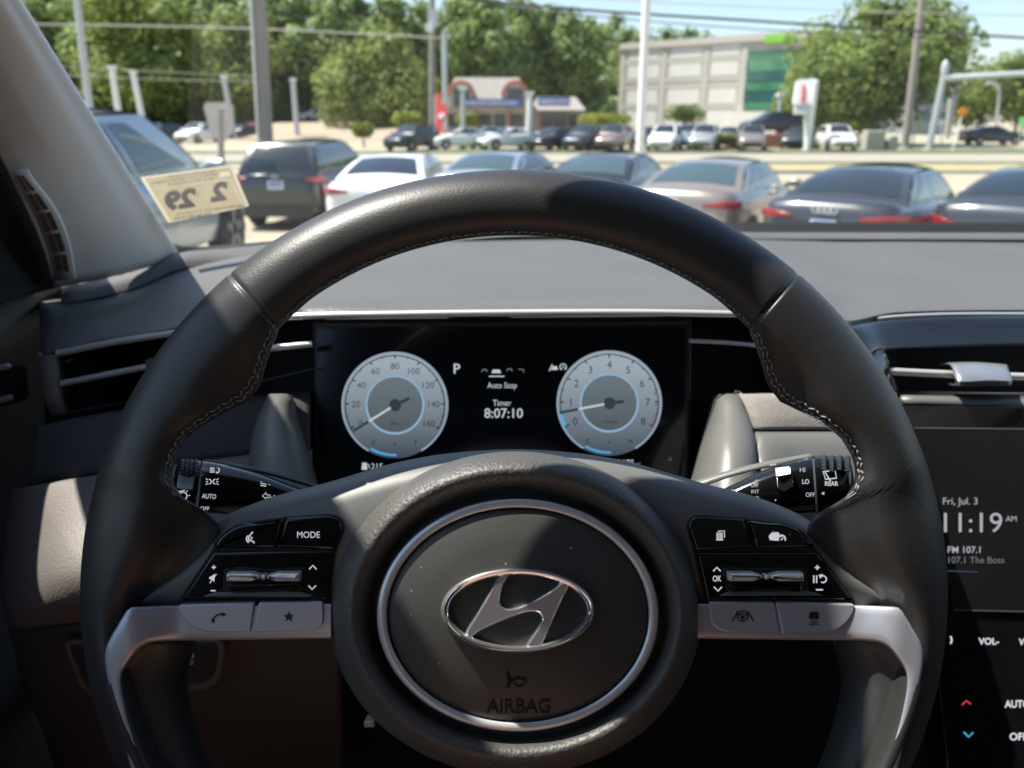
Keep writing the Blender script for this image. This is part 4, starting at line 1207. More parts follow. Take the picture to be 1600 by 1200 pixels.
# ---------------------------------------------------------------- roof, added shading visor, floor, added bounce seat
roof = thing("car_roof", "pale cloth headliner of the car overhead", "roof", rel(.37, -.6, .36))
hx = [(-.6, -.02, .30)]
rows = []
for k, (y, z) in enumerate(((None, None), (.0, .49), (-.3, .50), (-.8, .50), (-1.6, .44), (-1.9, .30))):
    r = []
    for s in range(11):
        if y is None:
            p = wedge(2.5, s / 10)
            r.append(tuple(p))
        else:
            x = -.33 + 1.40 * s / 10
            r.append(tuple(rel(x, y, z - .05 * abs(s / 5 - 1) ** 3)))
    rows.append(r)
patch("headliner", rows, 30, 24, M_HEAD, roof, world=True, thick=.03)
for sx in (-1, 1):
    A = Acc()
    f = (lambda x: x) if sx < 0 else (lambda x: .74 - x)
    A.tube([rel(f(-.335), .10, .45), rel(f(-.36), -.2, .46), rel(f(-.36), -1.0, .44), rel(f(-.38), -1.8, .30)], .035, 10)
    A.build("roof_rail", M_HEAD, roof)
vis = thing("added_visor", "added grey board out of view that shades the horn pad and wheel rim", "sun visor", rel(-.10, .335, .30))  # unseen board, added to cast the shadow on horn pad and rim
v0, v1 = rel(-.1485, .294, 0), rel(-.032, .383, 0)
tv = Vector((v1.y - v0.y, v0.x - v1.x, 0)).normalized() * .012
V = [v0 + Vector((0, 0, .09)), v1 + Vector((0, 0, .21)), v1 + Vector((.005, .005, .262)), v0 + Vector((-.005, -.005, .20))]
vv = mk("visor_shade_board", V + [p + tv for p in V], [(0, 1, 2, 3), (7, 6, 5, 4), (0, 4, 5, 1), (1, 5, 6, 2), (2, 6, 7, 3), (3, 7, 4, 0)], M_HEAD, vis)
bevel(vv, .005, 3)
A = Acc(); A.tube([v0 + tv / 2 + Vector((-.02, -.02, .203)), v1 + tv / 2 + Vector((.01, .01, .268))], .005, 8); A.tube([v0 + tv / 2 + Vector((-.02, -.02, .203)), v0 + tv / 2 + Vector((-.10, -.12, .42))], .006, 8); A.build("added_visor_rod", M_DARKPL, vis)
fl = thing("car_floor", "black carpeted floor and footwell of the car", "car floor", rel(.37, 0, -1.0))
patch("carpet", [[tuple(rel(x, y, z)) for x in (-.6, -.3, .37, 1.1, 1.35)] for (y, z) in ((1.15, -.25), (1.05, -.5), (.98, -.8), (.7, -1.02), (.2, -1.04), (-.6, -1.04), (-1.9, -1.0))], 16, 20, M_CARPET, fl, world=True, thick=.02)
patch("right_side_wall", [[tuple(rel(1.24, y, z)) for y in (1.2, .6, 0, -.8, -1.9)] for z in (-1.05, -.6, -.17)], 10, 8, M_DOOR, fl, world=True, thick=.02)
patch("passenger_window_blank", [[tuple(rel(1.24, y, z)) for y in (.0, -.8, -1.9)] for z in (-.2, .1, .48)], 8, 6, M_HEAD, fl, world=True, thick=.02)  # solid sheet over the passenger windows, added to darken the cabin
patch("rear_wall", [[tuple(rel(x, -1.95, z)) for x in (-.6, .37, 1.3)] for z in (-1.05, -.6, .32)], 8, 6, M_CARPET, fl, world=True, thick=.02)
seat = thing("driver_seat", "unseen driver seat behind the camera, coloured tan to bounce warm light", "seat", rel(0, -.35, -1.0))  # unseen seat, put in for its warm bounce light
def cushion(name, x0, x1, prof):
    rows = []
    for (y, z, t) in prof:
        rows.append([tuple(rel(x0 + (x1 - x0) * s / 6, y, z + t * (abs(s / 3 - 1) ** 2))) for s in range(7)])
    patch(name, rows, 24, 24, M_SEAT, seat, world=True, thick=.06)
cushion("cushion", -.27, .27, [(.02, -.90, 0), (.03, -.70, .01), (-.03, -.64, .03), (-.25, -.66, .05), (-.5, -.70, .04)])
cushion("backrest", -.25, .25, [(-.50, -.72, .0), (-.56, -.5, .02), (-.64, -.2, .03), (-.72, .0, .02), (-.74, .03, 0)])
# ================================================================ VEHICLES (local frame: +y nose, z up, origin on the ground)
def paint(name, col, metal=0.3, rough=0.28):
    return mat(name, col, rough, metal=metal, coat=0.8, noise=(1.5, 0.05, 0.03))
M_GLASSD = mat("dark_car_glass", (0.012, 0.02, 0.024), 0.05, spec=0.8, coat=0.5)
M_GLASSL = mat("clear_car_glass", (0.045, 0.075, 0.08), 0.05, spec=0.8, coat=0.5)
M_TYRE = mat("tyre_rubber", (0.02, 0.02, 0.02), 0.8)
M_RIMA = mat("alloy_rim", (0.45, 0.45, 0.47), 0.3, metal=0.9)
M_TAIL = mat("red_lamp", (0.26, 0.008, 0.014), 0.15, coat=0.6)
M_HEADL = mat("clear_lamp", (0.75, 0.76, 0.78), 0.1, metal=0.3, coat=0.6)
M_STEELT = mat('window_trim_metal', (0.45, 0.48, 0.52), 0.25, metal=.8)
M_VAL = mat("black_bumper_plastic", (0.02, 0.02, 0.022), 0.6)
M_PLATE = mat("plate_white", (0.62, 0.66, 0.78), 0.4)
M_PLTXT = mat("plate_blue", (0.05, 0.08, 0.30), 0.5)
P_SEDAN = dict(L=4.75, W=1.84, H=1.44, base=((-1.80, 1.09, .80), (1.0, 1.0, .80)), roof=((-.85, 1.40, .58), (.18, 1.42, .59)), tail=1.13, hood=.96, zb=.22, lamp=(.42, .93, .80, .12))
P_SUV = dict(L=4.60, W=1.87, H=1.67, base=((-2.18, 1.08, .80), (1.0, 1.08, .81)), roof=((-1.78, 1.60, .62), (.10, 1.63, .63)), tail=1.10, hood=1.04, zb=.26, lamp=(.60, .98, .86, .13))
P_SMALL = dict(L=4.55, W=1.82, H=1.62, base=((-2.1, 1.03, .79), (1.05, 1.02, .80)), roof=((-1.55, 1.54, .61), (.12, 1.57, .62)), tail=1.03, hood=.98, zb=.25, lamp=(.50, .93, .84, .18))

def car_body(p):
    L, W = p['L'], p['W'] / 2
    yr, zr, hr = p['base'][0]; yf, zf, hf = p['base'][1]
    h2 = L / 2
    st = [(-h2, .62, .80, .45), (-h2 + .02, .78, .95, .36), (-h2 + .08, .87, p['tail'] - .04, .30), (-h2 + .22, .93, p['tail'], .26), (yr, .97, zr + .01, p['zb']), (-1.2, 1.0, zr, p['zb']), (-.4, 1.0, zr - .01, p['zb']), (.5, 1.0, zf + .01, p['zb']), (yf, .99, zf, p['zb']), (1.5, .97, p['hood'] - .02, p['zb']), (h2 - .35, .93, p['hood'] - .13, .24), (h2 - .12, .85, p['hood'] - .24, .26), (h2 - .03, .74, p['hood'] - .34, .32), (h2, .58, .56, .38)]
    V, m = [], 17
    S_ = spline(st, 44)
    for y, wf, zt, zb in S_:
        w_ = W * wf
        half = [(0, zb), (.8 * w_, zb), (.95 * w_, zb + .06), (w_ * .99, zb + .2), (w_, zb + (zt - zb) * .55), (w_ * .975, zb + (zt - zb) * .78), (w_ * .93, zt - .07), (w_ * .84, zt - .01), (w_ * .4, zt + .015)]
        sec = half + [(-x, z) for x, z in half[::-1][:-1]]
        V += [(x, y, z) for x, z in sec]
    n = len(S_)
    m = len(sec)
    Fc = grid_faces(n, m, True) + [tuple(range(m)), tuple(range((n - 1) * m, n * m))]
    A = Acc().add(V, Fc)
    # greenhouse
    q = quads(p)
    for k in ('rear', 'front', 'left', 'right', 'roof'):
        A.add(*bil(q[k], 0, 1, 0, 1, 10, 8, 0, p, k))
    return A
def quads(p):
    (yr, zr, hr), (yf, zf, hf) = p['base']; (ar, br, cr), (af, bf, cf) = p['roof']
    b = {'rl': (-hr, yr, zr - .04), 'rr': (hr, yr, zr - .04), 'fl': (-hf, yf, zf - .04), 'fr': (hf, yf, zf - .04)}
    t = {'rl': (-cr, ar, br), 'rr': (cr, ar, br), 'fl': (-cf, af, bf), 'fr': (cf, af, bf)}
    return {'rear': (b['rl'], b['rr'], t['rl'], t['rr']), 'front': (b['fr'], b['fl'], t['fr'], t['fl']), 'left': (b['fl'], b['rl'], t['fl'], t['rl']), 'right': (b['rr'], b['fr'], t['rr'], t['fr']), 'roof': (t['rl'], t['rr'], t['fl'], t['fr'])}
def bpt(q, s, t, off, p, kind):
    a, b, c, d = [Vector(x) for x in q]
    P_ = (a * (1 - s) + b * s) * (1 - t) + (c * (1 - s) + d * s) * t
    nn = (b - a).cross(c - a).normalized()
    bulge = {'roof': .05, 'rear': .09, 'front': .12, 'left': .045, 'right': .045}[kind]
    bs, bt = 4 * s * (1 - s), 4 * t * (1 - t)
    if kind == 'roof': k = bulge * (.5 * bs * (1) + .5 * bt) * 1.0
    elif kind in ('rear', 'front'): k = bulge * (.6 * bs + .45 * bt * 1.0)
    else: k = bulge * (.6 * bt + .0)
    if kind in ('left', 'right'):
        k += 0
    return P_ + nn * (k + off)
def bil(q, s0, s1, t0, t1, ns, nt_, off, p, kind, taper=0, taper2=0):
    V = []
    for i in range(nt_ + 1):
        t = t0 + (t1 - t0) * i / nt_
        for j in range(ns + 1):
            a = s0 + taper * i / nt_
            b = s1 - taper2 * i / nt_
            V.append(bpt(q, a + (b - a) * j / ns, t, off, p, kind))
    return V, grid_faces(nt_ + 1, ns + 1)
def wheel_parts(par, x, y, r, side):
    w_ = .21
    V, Fc = [], []
    prof = [(.62, -.5), (.92, -.5), (1, -.38), (1, .38), (.92, .5), (.62, .5)]
    n = 28
    for rr, ww in prof:
        for k in range(n):
            a = 2 * math.pi * k / n
            V.append((x + ww * w_, y + r * rr * math.cos(a), r + r * rr * math.sin(a)))
    Fc = grid_faces(len(prof), n, True) + [tuple(range(n)), tuple(range((len(prof) - 1) * n, len(prof) * n))]
    tw = mk("wheel", V, Fc, M_TYRE, par, local=True)
    A = Acc()
    xo = x + side * (w_ * .5 + .004)
    A.add([(xo, y + r * .64 * math.cos(2 * math.pi * k / 24), r + r * .64 * math.sin(2 * math.pi * k / 24)) for k in range(24)] + [(xo - side * .03, y + r * .6 * math.cos(2 * math.pi * k / 24), r + r * .6 * math.sin(2 * math.pi * k / 24)) for k in range(24)], grid_faces(2, 24, True))
    for k in range(5):
        a = 2 * math.pi * k / 5 + .3
        dy, dz = math.cos(a), math.sin(a)
        py, pz = -dz * .05, dy * .05
        A.add([(xo, y + py, r + pz), (xo, y - py, r - pz), (xo, y + dy * r * .63 - py * .8, r + dz * r * .63 - pz * .8), (xo, y + dy * r * .63 + py * .8, r + dz * r * .63 + pz * .8)], [(0, 1, 2, 3)])
    A.build("rim", M_RIMA, tw, local=True, ang=None)
def make_car(label, cat, p, body_mat, x, y, z, rz, group=None, glass=None, detail=True, plate_text=None, name="parked_car", emblem=None, lampw=None):
    root = thing(name, label, cat, (x, y, z), group, rz)
    glass = glass or M_GLASSD
    b = car_body(p).build("body", body_mat, root, local=True, ang=40)
    q = quads(p)
    L2, W2 = p['L'] / 2, p['W'] / 2
    Acc().add(*bil(q['rear'], .07, .93, .18, .90, 10, 8, .006, p, 'rear', .02, .02)).build("rear_window", glass, root, local=True)
    Acc().add(*bil(q['front'], .06, .94, .10, .93, 10, 8, .006, p, 'front', .02, .02)).build("windscreen", glass, root, local=True)
    suv = p['H'] > 1.6
    if detail:
        A = Acc()
        for side in ('right', 'left'):
            a, b_ = (.03, .92) if suv else (.12, .92)
            t1, t2 = (.03, .19) if suv else (.13, .18)
            if side == 'left': a, b_, t1, t2 = 1 - b_, 1 - a, t2, t1
            A.add(*bil(q[side], a, b_, .12, .92, 12, 8, .003, p, side, t1, t2))
        A.build("window_trim", M_STEELT, root, local=True)
    for side, q_ in (('right', q['right']), ('left', q['left'])):
        f = (lambda a, b: (a, b)) if side == 'right' else (lambda a, b: (1 - b, 1 - a))
        spans = ([(.04, .20), (.22, .52), (.545, .90)] if suv else [(.13, .46), (.485, .90)])
        for i, (a, b_) in enumerate(spans):
            s0, s1 = f(a, b_)
            tp = (.10 if suv else .04)
            tl = tp if i == 0 else 0
            tr = (.17 if suv else .16) if i == len(spans) - 1 else 0
            if not suv and i == 0: tl = .12
            if suv and i == 0: tl = .02
            if side == 'left': tl, tr = tr, tl
            Acc().add(*bil(q_, s0, s1, .16, .88, 8, 6, .006, p, side, tl, tr)).build("side_window", glass, root, local=True)
    lx, lz0, _, lh = p['lamp'][0], p['lamp'][1], p['lamp'][2], p['lamp'][3]
    for sx in (-1, 1):
        A = Acc()
        pts = []
        for t in range(9):
            xx = lx + (W2 * .985 - lx) * t / 8
            yy = -L2 + .0 + .30 * max(0, (xx - W2 * .72) / (W2 * .28)) ** 2 + .01
            pts.append((xx, yy))
        V, Fc = [], []
        for k, (zz, ins) in enumerate(((lz0 - lh / 2, .03), (lz0 - lh / 2 + .02, -.015), (lz0 + lh / 2 - .02, -.015), (lz0 + lh / 2, .03))):
            V += [(sx * xx, yy + ins, lz0 + (zz - lz0) * (.35 + .65 * min(1, j_ / 5))) for j_, (xx, yy) in enumerate(pts)]
        A.add(V, grid_faces(4, 9)).build("tail_light", M_TAIL, root, local=True)
        A = Acc()
        pts = [(W2 * (.50 + .40 * t / 6), L2 - .10 - .42 * (t / 6) ** 2) for t in range(7)]
        V = []
        for zz, yy_ in ((p['hood'] - .40, .02), (p['hood'] - .38, .05), (p['hood'] - .28, .0), (p['hood'] - .24, -.06)):
            V += [(sx * xx, yy + yy_, zz) for xx, yy in pts]
        A.add(V, grid_faces(4, 7)).build("headlight", M_HEADL, root, local=True)
        A = Acc()
        V, Fc = tube_geo([(sx * W2 * .93, 0.80, p['base'][1][1] + .02), (sx * (W2 + .06), .80, p['base'][1][1] + .06), (sx * (W2 + .19), .78, p['base'][1][1] + .07)], [.035, .075, .06], 10)
        A.add(V, Fc).build("mirror", body_mat if detail else M_VAL, root, local=True)
        for wy in (-L2 + .98, L2 - .92):
            wheel_parts(root, sx * (W2 - .088), wy, .335 if not suv else .355, sx)
    # valance, arches, grille, plate
    A = Acc()
    A.box((0, -L2 + .06, .40), (W2 * .74, .075, .12)).box((0, L2 - .06, .42), (W2 * .62, .06, .09))
    for sx in (-1, 1):
        for wy in (-L2 + .98, L2 - .92):
            n = 16
            V = [(sx * (W2 + .002), wy + .40 * math.cos(math.pi * k / n), .30 + .43 * math.sin(math.pi * k / n)) for k in range(n + 1)]
            V2 = [(sx * (W2 - .25), a[1], a[2]) for a in V]
            A.add(V + V2, [tuple(range(n + 1))] + [(k, k + 1, n + 2 + k, n + 1 + k) for k in range(n)])
    A.build("bumper_trim", M_VAL, root, local=True, ang=30)
    pl = Acc().box((0, -L2 - .004, lz0 - (.10 if suv else .11)), (.155, .012, .078)).build("licence_plate", M_PLATE, root, local=True, ang=None)
    if detail:
        A = Acc()
        zc = lz0 - (.10 if suv else .11)
        for k in range(5): A.box((-.10 + .05 * k, -L2 - .018, zc - .005), (.018, .002, .03))
        A.box((0, -L2 - .018, zc + .055), (.13, .002, .012))
        A.build("plate_print", M_PLTXT, pl, local=True, ang=None)
    if emblem == 'rings':
        A = Acc()
        for k in range(4):
            cx_ = -.105 + .07 * k
            A.add(*tube_geo([(cx_ + .048 * math.cos(2 * math.pi * j / 20), -L2 - .012, lz0 + .10 + .048 * math.sin(2 * math.pi * j / 20)) for j in range(21)], .008, 6))
        A.build("badge", M_CHROME, root, local=True)
    elif emblem:
        Acc().add(*tube_geo([(.06 * math.cos(2 * math.pi * j / 20), -L2 - .01, lz0 + .06 + .035 * math.sin(2 * math.pi * j / 20)) for j in range(21)], .008, 6)).build("badge", M_CHROME, root, local=True)
    return root
def recolour(o, m):
    o.material_slots[0].link = 'OBJECT'
    o.material_slots[0].material = m
def copy_car(src, label, x, y, z, rz, body_mat, group, cat="car"):
    r = src.copy(); COL.objects.link(r)
    r.location = (x, y, z); r.rotation_euler = (0, 0, rz)
    r["label"] = label; r["category"] = cat; r["group"] = group
    for ch in list(src.children):
        c = ch.copy(); COL.objects.link(c); c.parent = r
        if ch.name.split('.')[0] in ('body', 'mirror') and body_mat: recolour(c, body_mat)
        for g in list(ch.children):
            d = g.copy(); COL.objects.link(d); d.parent = c
    return r
# ================================================================ THE STREET OUTSIDE
random.seed(11)
M_ASPH = mat("pale_asphalt", (0.33, 0.295, 0.215), 0.9, noise=(0.9, 0.18, 0), bump=('noise', 30, 0.004, 0.3))
M_ROAD = mat("road_asphalt", (0.29, 0.27, 0.21), 0.9, noise=(1.3, 0.12, 0))
M_GRASS = mat("mown_grass", (0.10, 0.14, 0.035), 0.95, noise=(3, 0.4, 0))
M_DRY = mat("dry_grass", (0.31, 0.275, 0.14), 0.95, noise=(2, 0.3, 0))
M_DIRT = mat("tan_soil", (0.32, 0.26, 0.19), 0.95, noise=(1, 0.25, 0))
M_KERB = mat("kerb_concrete", (0.40, 0.38, 0.34), 0.85, noise=(2, 0.1, 0))
M_LINE = mat("road_paint_white", (0.65, 0.64, 0.6), 0.8)
M_LINEY = mat("road_paint_yellow", (0.55, 0.38, 0.05), 0.8)
def ghz(x, y):
    a = .5 * smoothstep(1 - (y - 9.5) / 4.5) if x < -2.6 else .5 * smoothstep(1 - (y - 2.5) / 3.5) if x > -1.6 else None
    if a is None:
        t = (x + 2.6)
        a = .5 * smoothstep(1 - (y - 9.5) / 4.5) * (1 - t) + .5 * smoothstep(1 - (y - 2.5) / 3.5) * t
    return a
xs = [-1500, -400, -150, -60, -30, -20, -14, -10] + [-8 + .5 * i for i in range(30)] + [8, 12, 20, 30, 60, 150, 400, 1500]
ys = [-300, -80, -20, -6, -2] + [.5 * i for i in range(32)] + [17, 20, 26, 29, 60, 120, 250, 600, 1500]
V = [(x, y, ghz(x, y)) for y in ys for x in xs]
g = mk("ground", V, grid_faces(len(ys), len(xs)), M_ASPH, ang=60, recalc=False)
g["kind"] = "structure"
def sheet(name, x0, x1, y0, y1, z, m, kind="structure"):
    o = mk(name, [(x0, y0, z), (x1, y0, z), (x1, y1, z), (x0, y1, z)], [(0, 1, 2, 3)], m, ang=None, recalc=False)
    o["kind"] = kind
    return o
sheet("road", -300, 300, 38.2, 49, .006, M_ROAD)
sheet("dry_verge", 3, 120, 31.5, 38, .010, M_DRY)
sheet("far_verge", -4, 200, 50.2, 56.5, .012, M_GRASS)
sheet("left_verge", -60, -4, 50.2, 53, .012, M_GRASS)
A = Acc()
for y in (38.0, 49.2): A.box((0, y, .06), (300, .12, .06))
A.box((60, 31.4, .06), (57, .1, .06))
k = A.build("kerb", M_KERB, None, ang=None); k["kind"] = "structure"
A = Acc()
for i in range(-30, 40): A.box((i * 9, 43.6, .0105), (1.6, .07, .0008))
o = A.build("lane_markings", M_LINE, None, ang=None); o["kind"] = "structure"
A = Acc()
for x in range(-12, 40, 3): A.box((x * .95, 23.5, .006), (.06, 2.6, .002))
o = A.build("bay_markings", M_LINE, None, ang=None); o["kind"] = "structure"
V = []
for (y, z) in ((74, .02), (82, 1.0), (95, 1.6), (110, 1.7)):
    for x in (-34, -28, -20, -12, -7, -2): V.append((x, y, z * (1 if -30 < x < -6 else .1)))
o = mk("bank", V, grid_faces(4, 6), M_DIRT, ang=60, recalc=False); o["kind"] = "structure"

# ---------------------------------------------------------------- trees
def leafmat(name, c1, c2, sc):
    m = bpy.data.materials.new(name); m.use_nodes = True
    n, l = m.node_tree.nodes, m.node_tree.links
    b = n["Principled BSDF"]; b.inputs["Roughness"].default_value = .6
    b.inputs["Specular IOR Level"].default_value = .25
    tc = n.new("ShaderNodeTexCoord"); t = n.new("ShaderNodeTexNoise"); t.inputs["Scale"].default_value = sc; t.inputs["Detail"].default_value = 6
    r = n.new("ShaderNodeValToRGB")
    r.color_ramp.elements[0].position = .36; r.color_ramp.elements[0].color = (*c1, 1)
    r.color_ramp.elements[1].position = .66; r.color_ramp.elements[1].color = (*c2, 1)
    l.new(tc.outputs['Object'], t.inputs['Vector']); l.new(t.outputs[0], r.inputs[0]); l.new(r.outputs[0], b.inputs['Base Color'])
    tr = n.new("ShaderNodeBsdfTranslucent"); l.new(r.outputs[0], tr.inputs[0])
    mx = n.new("ShaderNodeMixShader"); mx.inputs[0].default_value = .42
    l.new(b.outputs[0], mx.inputs[1]); l.new(tr.outputs[0], mx.inputs[2]); l.new(mx.outputs[0], n["Material Output"].inputs[0])
    return m
M_LEAF = leafmat("wood_foliage", (0.13, 0.19, 0.06), (0.29, 0.38, 0.125), .35)
M_LEAFB = leafmat("bright_foliage", (0.13, 0.18, 0.05), (0.33, 0.39, 0.11), .5)
M_LEAFD = leafmat("deep_foliage", (0.09, 0.135, 0.035), (0.26, 0.33, 0.085), .5)
M_BUSHY = leafmat("yellow_bush_foliage", (0.15, 0.19, 0.03), (0.30, 0.33, 0.05), 1.5)
M_BARK = mat("bark", (0.09, 0.075, 0.06), 0.9, noise=(4, 0.3, 0))
def leaves(A, blobs, n, size, seed, core=True, m=0):
    rnd = random.Random(seed)
    tot = sum(b[3] * b[4] * b[5] for b in blobs) or 1
    for (cx, cy, cz, rx, ry, rz) in blobs:
        k = max(30, int(n * rx * ry * rz / tot))
        for _ in range(k):
            while True:
                d = Vector((rnd.gauss(0, 1), rnd.gauss(0, 1), rnd.gauss(0, 1)))
                if d.length > .1: break
            d.normalize()
            r = .55 + .5 * rnd.random() ** .6
            p = Vector((cx + d.x * rx * r, cy + d.y * ry * r, cz + d.z * rz * r))
            nn = (d + Vector((rnd.uniform(-.8, .8), rnd.uniform(-.8, .8), rnd.uniform(-.3, .9)))).normalized()
            t = nn.cross(Vector((rnd.uniform(-1, 1), rnd.uniform(-1, 1), rnd.uniform(-1, 1)))).normalized()
            b = nn.cross(t)
            s = size * rnd.uniform(.6, 1.35)
            A.add([p - t * s - b * s * .3, p + b * s * .75 - t * .2 * s, p + t * s + b * s * .2, p - b * s * .75 + t * .2 * s], [(0, 1, 2, 3)], m)
        if core:
            V = []
            for i in range(5):
                for j in range(8):
                    th, ph_ = math.pi * (i + .5) / 5, 2 * math.pi * j / 8
                    q = .52 * rnd.uniform(.85, 1.1)
                    V.append((cx + rx * q * math.sin(th) * math.cos(ph_), cy + ry * q * math.sin(th) * math.sin(ph_), cz + rz * q * math.cos(th)))
            A.add(V, grid_faces(5, 8, True) + [tuple(range(8)), tuple(range(32, 40))], m)
def crown_blobs(w_, h, seed, n=12):
    rnd = random.Random(seed)
    out = []
    for i in range(n):
        t = i / (n - 1)
        a = rnd.uniform(0, 6.28)
        spread = math.sin(math.pi * (.18 + .72 * t)) * w_ * .5 * rnd.uniform(.35, .72)
        s = w_ * rnd.uniform(.20, .30) * (1.1 - .35 * t)
        out.append((math.cos(a) * spread, math.sin(a) * spread, h * (.30 + .60 * t), s, s, s * .82))
    return out
def tree(label, u, Y, width_px, vtop, m, seed, vbase=None, n=2200, leaf=.28, trunk=.22, name="tree", group=None, low=False):
    b = at(u, 184, Y)
    top = at(u, vtop, Y).z
    w_ = width_px / F * Y
    h = max(top, 1.5)
    root = thing(name, label, "tree", (b.x, Y, 0), group)
    A = Acc()
    A.tube([(0, 0, -.1), (.05, 0, h * .25), (-.04, .05, h * .5), (0, 0, h * .75)], [trunk, trunk * .8, trunk * .55, trunk * .2], 8)
    rnd = random.Random(seed + 99)
    bl = crown_blobs(w_, h, seed)
    if low: bl = [(x, y, z * .78 + h * .06, a, b_, c) for x, y, z, a, b_, c in bl]
    for (x, y, z, *_r) in bl[::2]: A.tube([(0, 0, h * .3), (x * .5, y * .5, z * .8), (x, y, z)], [trunk * .4, trunk * .25, trunk * .08], 5)
    A.build("trunk", M_BARK, root, local=True)
    L_ = Acc()
    leaves(L_, bl, n, leaf, seed)
    L_.build("crown", m, root, local=True, ang=None, recalc=False)
    return root
# the wood that closes the view: one mass
A = Acc()
rnd = random.Random(3)
for i in range(46):
    u = -260 + i * 31 + rnd.uniform(-10, 10)
    Y = 112 + rnd.uniform(-10, 16)
    vt = interp([(-300, -60), (100, -28), (420, -30), (560, -6), (640, 2), (760, -4), (860, 14), (930, 32), (1010, 46), (1120, 62), (1200, 66)], u) + rnd.uniform(-8, 9)
    if u > 930: Y += 62
    b = at(u, 184, Y); h = at(u, vt, Y).z * 1.06
    w_ = rnd.uniform(9, 12)
    bl = [(x + b.x, y + Y, z * .98 + .02 * h, a, b_, c * 1.15) for x, y, z, a, b_, c in crown_blobs(w_, h, i * 7 + 1, 11)]
    bl += [(b.x + rnd.uniform(-3, 3), Y + rnd.uniform(-3, 3), h * .16, 3.2, 3, h * .15)]
    leaves(A, bl, 2300, .42, i)
    A.tube([(b.x, Y, -.1), (b.x, Y, h * .5)], [.3, .15], 6, 1)
wd = A.build("woodland", None, None, mats=[M_LEAF, M_BARK], ang=None, recalc=False)
wd["kind"] = "stuff"; wd["label"] = "tall dense green wood closing the view behind the car parks"
tree("bright green broad tree before the dark wood left of the shop", 585, 88, 190, 18, M_LEAFB, 5, n=6000, leaf=.25, low=True)
tree("tall yellow green tree behind the left lamp post", 225, 96, 210, -50, M_LEAFB, 8, n=5200, leaf=.28)
tree("leafy tree behind the thick wooden pole at the left", 385, 98, 130, 8, M_LEAFB, 21, n=4500, leaf=.27)
tree("large leafy tree that hides the corner of the pale office building", 1362, 64, 290, -48, M_LEAFD, 12, n=13000, leaf=.21, trunk=.35, low=True)
tree("round leafy lower bough tree beside the white pylon sign", 1250, 67, 100, 85, M_LEAFB, 13, n=1500, leaf=.24, low=True)
tree("distant dark green tree above the traffic signal arm at the right edge", 1590, 120, 150, 66, M_LEAFD, 31, n=3500, leaf=.30, low=True)
tree("distant tree right of the street lamp, half behind the signal arm", 1530, 128, 110, 92, M_LEAFD, 33, n=2800, leaf=.30, low=True)
tree("far tree peeping over the office roof beside the white pole", 1098, 170, 60, 42, M_LEAF, 35, n=600, leaf=.5, low=True)
tree("distant tree past the right edge of the windscreen view", 1690, 115, 150, 70, M_LEAFD, 37, n=1200, leaf=.45, low=True)
def bush(label, u, v0, v1, wpx, Y, m, seed):
    b = at(u, 184, Y)
    zt, zb = at(u, v0, Y).z, max(0, at(u, v1, Y).z)
    w_ = wpx / F * Y / 2
    A = Acc()
    h = zt
    bl = [(b.x + dx * w_, Y, zb + (zt - zb) * .5, w_ * .62, w_ * .6, (zt - zb) * .52) for dx in (-.45, 0, .45)]
    leaves(A, bl, 700, .14, seed)
    A.tube([(b.x, Y, -.05), (b.x, Y, max(.3, zb + .2))], [.08, .05], 6, 1)
    o = A.build("bush", None, None, mats=[m, M_BARK], ang=None, recalc=False, loc=(b.x, Y, 0))
    tag(o, label, "bush")
bush("round yellow green bush beside the red banner", 637, 174, 200, 44, 62, M_BUSHY, 1)
bush("small yellow green bush alone on the verge", 566, 192, 214, 30, 60, M_BUSHY, 2)
bush("long low yellow green hedge at the end of the shop", 945, 176, 197, 76, 68, M_BUSHY, 3)
bush("clipped round dark green bush in front of the office building", 1070, 163, 192, 54, 68, M_LEAFD, 4)
bush("yellow green bush under the big tree beside the white car", 1345, 188, 207, 34, 60, M_BUSHY, 6)
bush("yellow bush in front of the shop wall", 730, 178, 196, 34, 66, M_BUSHY, 7)
bush("low green shrub below the brick kerb left of the tan car", 1140, 209, 226, 26, 56, M_BUSHY, 9)

# ---------------------------------------------------------------- buildings
M_CONC = mat("pale_precast", (0.47, 0.45, 0.41), 0.85, noise=(.4, .08, 0))
M_PANEL = mat("white_panel", (0.62, 0.61, 0.57), 0.8, noise=(.5, .06, 0))
M_GREENG = mat("green_glass", (0.09, 0.32, 0.15), 0.12, spec=.8, coat=.4, noise=(.6, .8, 0))
M_TEALG = mat("teal_glass", (0.03, 0.12, 0.12), 0.1, spec=.8, coat=.4)
M_LIME = mat("lime_sign", (0.20, 0.48, 0.05), 0.5)
office = thing("office_building", "pale concrete office block with a green glass corner", "building", at(1100, 184, 115) - Vector((0, 0, EYE)))
office.location.z = 0
def facade_frame(a, b):
    a, b = Vector((a.x, a.y, 0)), Vector((b.x, b.y, 0))
    L = (b - a).length; t = (b - a) / L
    return a, t, Vector((t.y, -t.x, 0)), L
fa, ft, fn, FL = facade_frame(at(966, 184, 128), at(1262, 184, 108))
if fn.y > 0: fn = -fn
def fbox(A, s0, s1, z0, z1, d0, d1, m=0):
    """box on the facade: s along it, d outwards"""
    V = [fa + ft * s + fn * d + Vector((0, 0, z)) for s in (s0, s1) for d in (d0, d1) for z in (z0, z1)]
    A.add(V, [(0, 1, 3, 2), (4, 6, 7, 5), (0, 4, 5, 1), (2, 3, 7, 6), (0, 2, 6, 4), (1, 5, 7, 3)], m)
Hb = 12.9
sg_ = FL * .70
A = Acc(); fbox(A, 0, FL, 0, Hb - .6, -30, 0); fbox(A, -.1, FL + .1, Hb - .9, Hb, -30.1, .35)
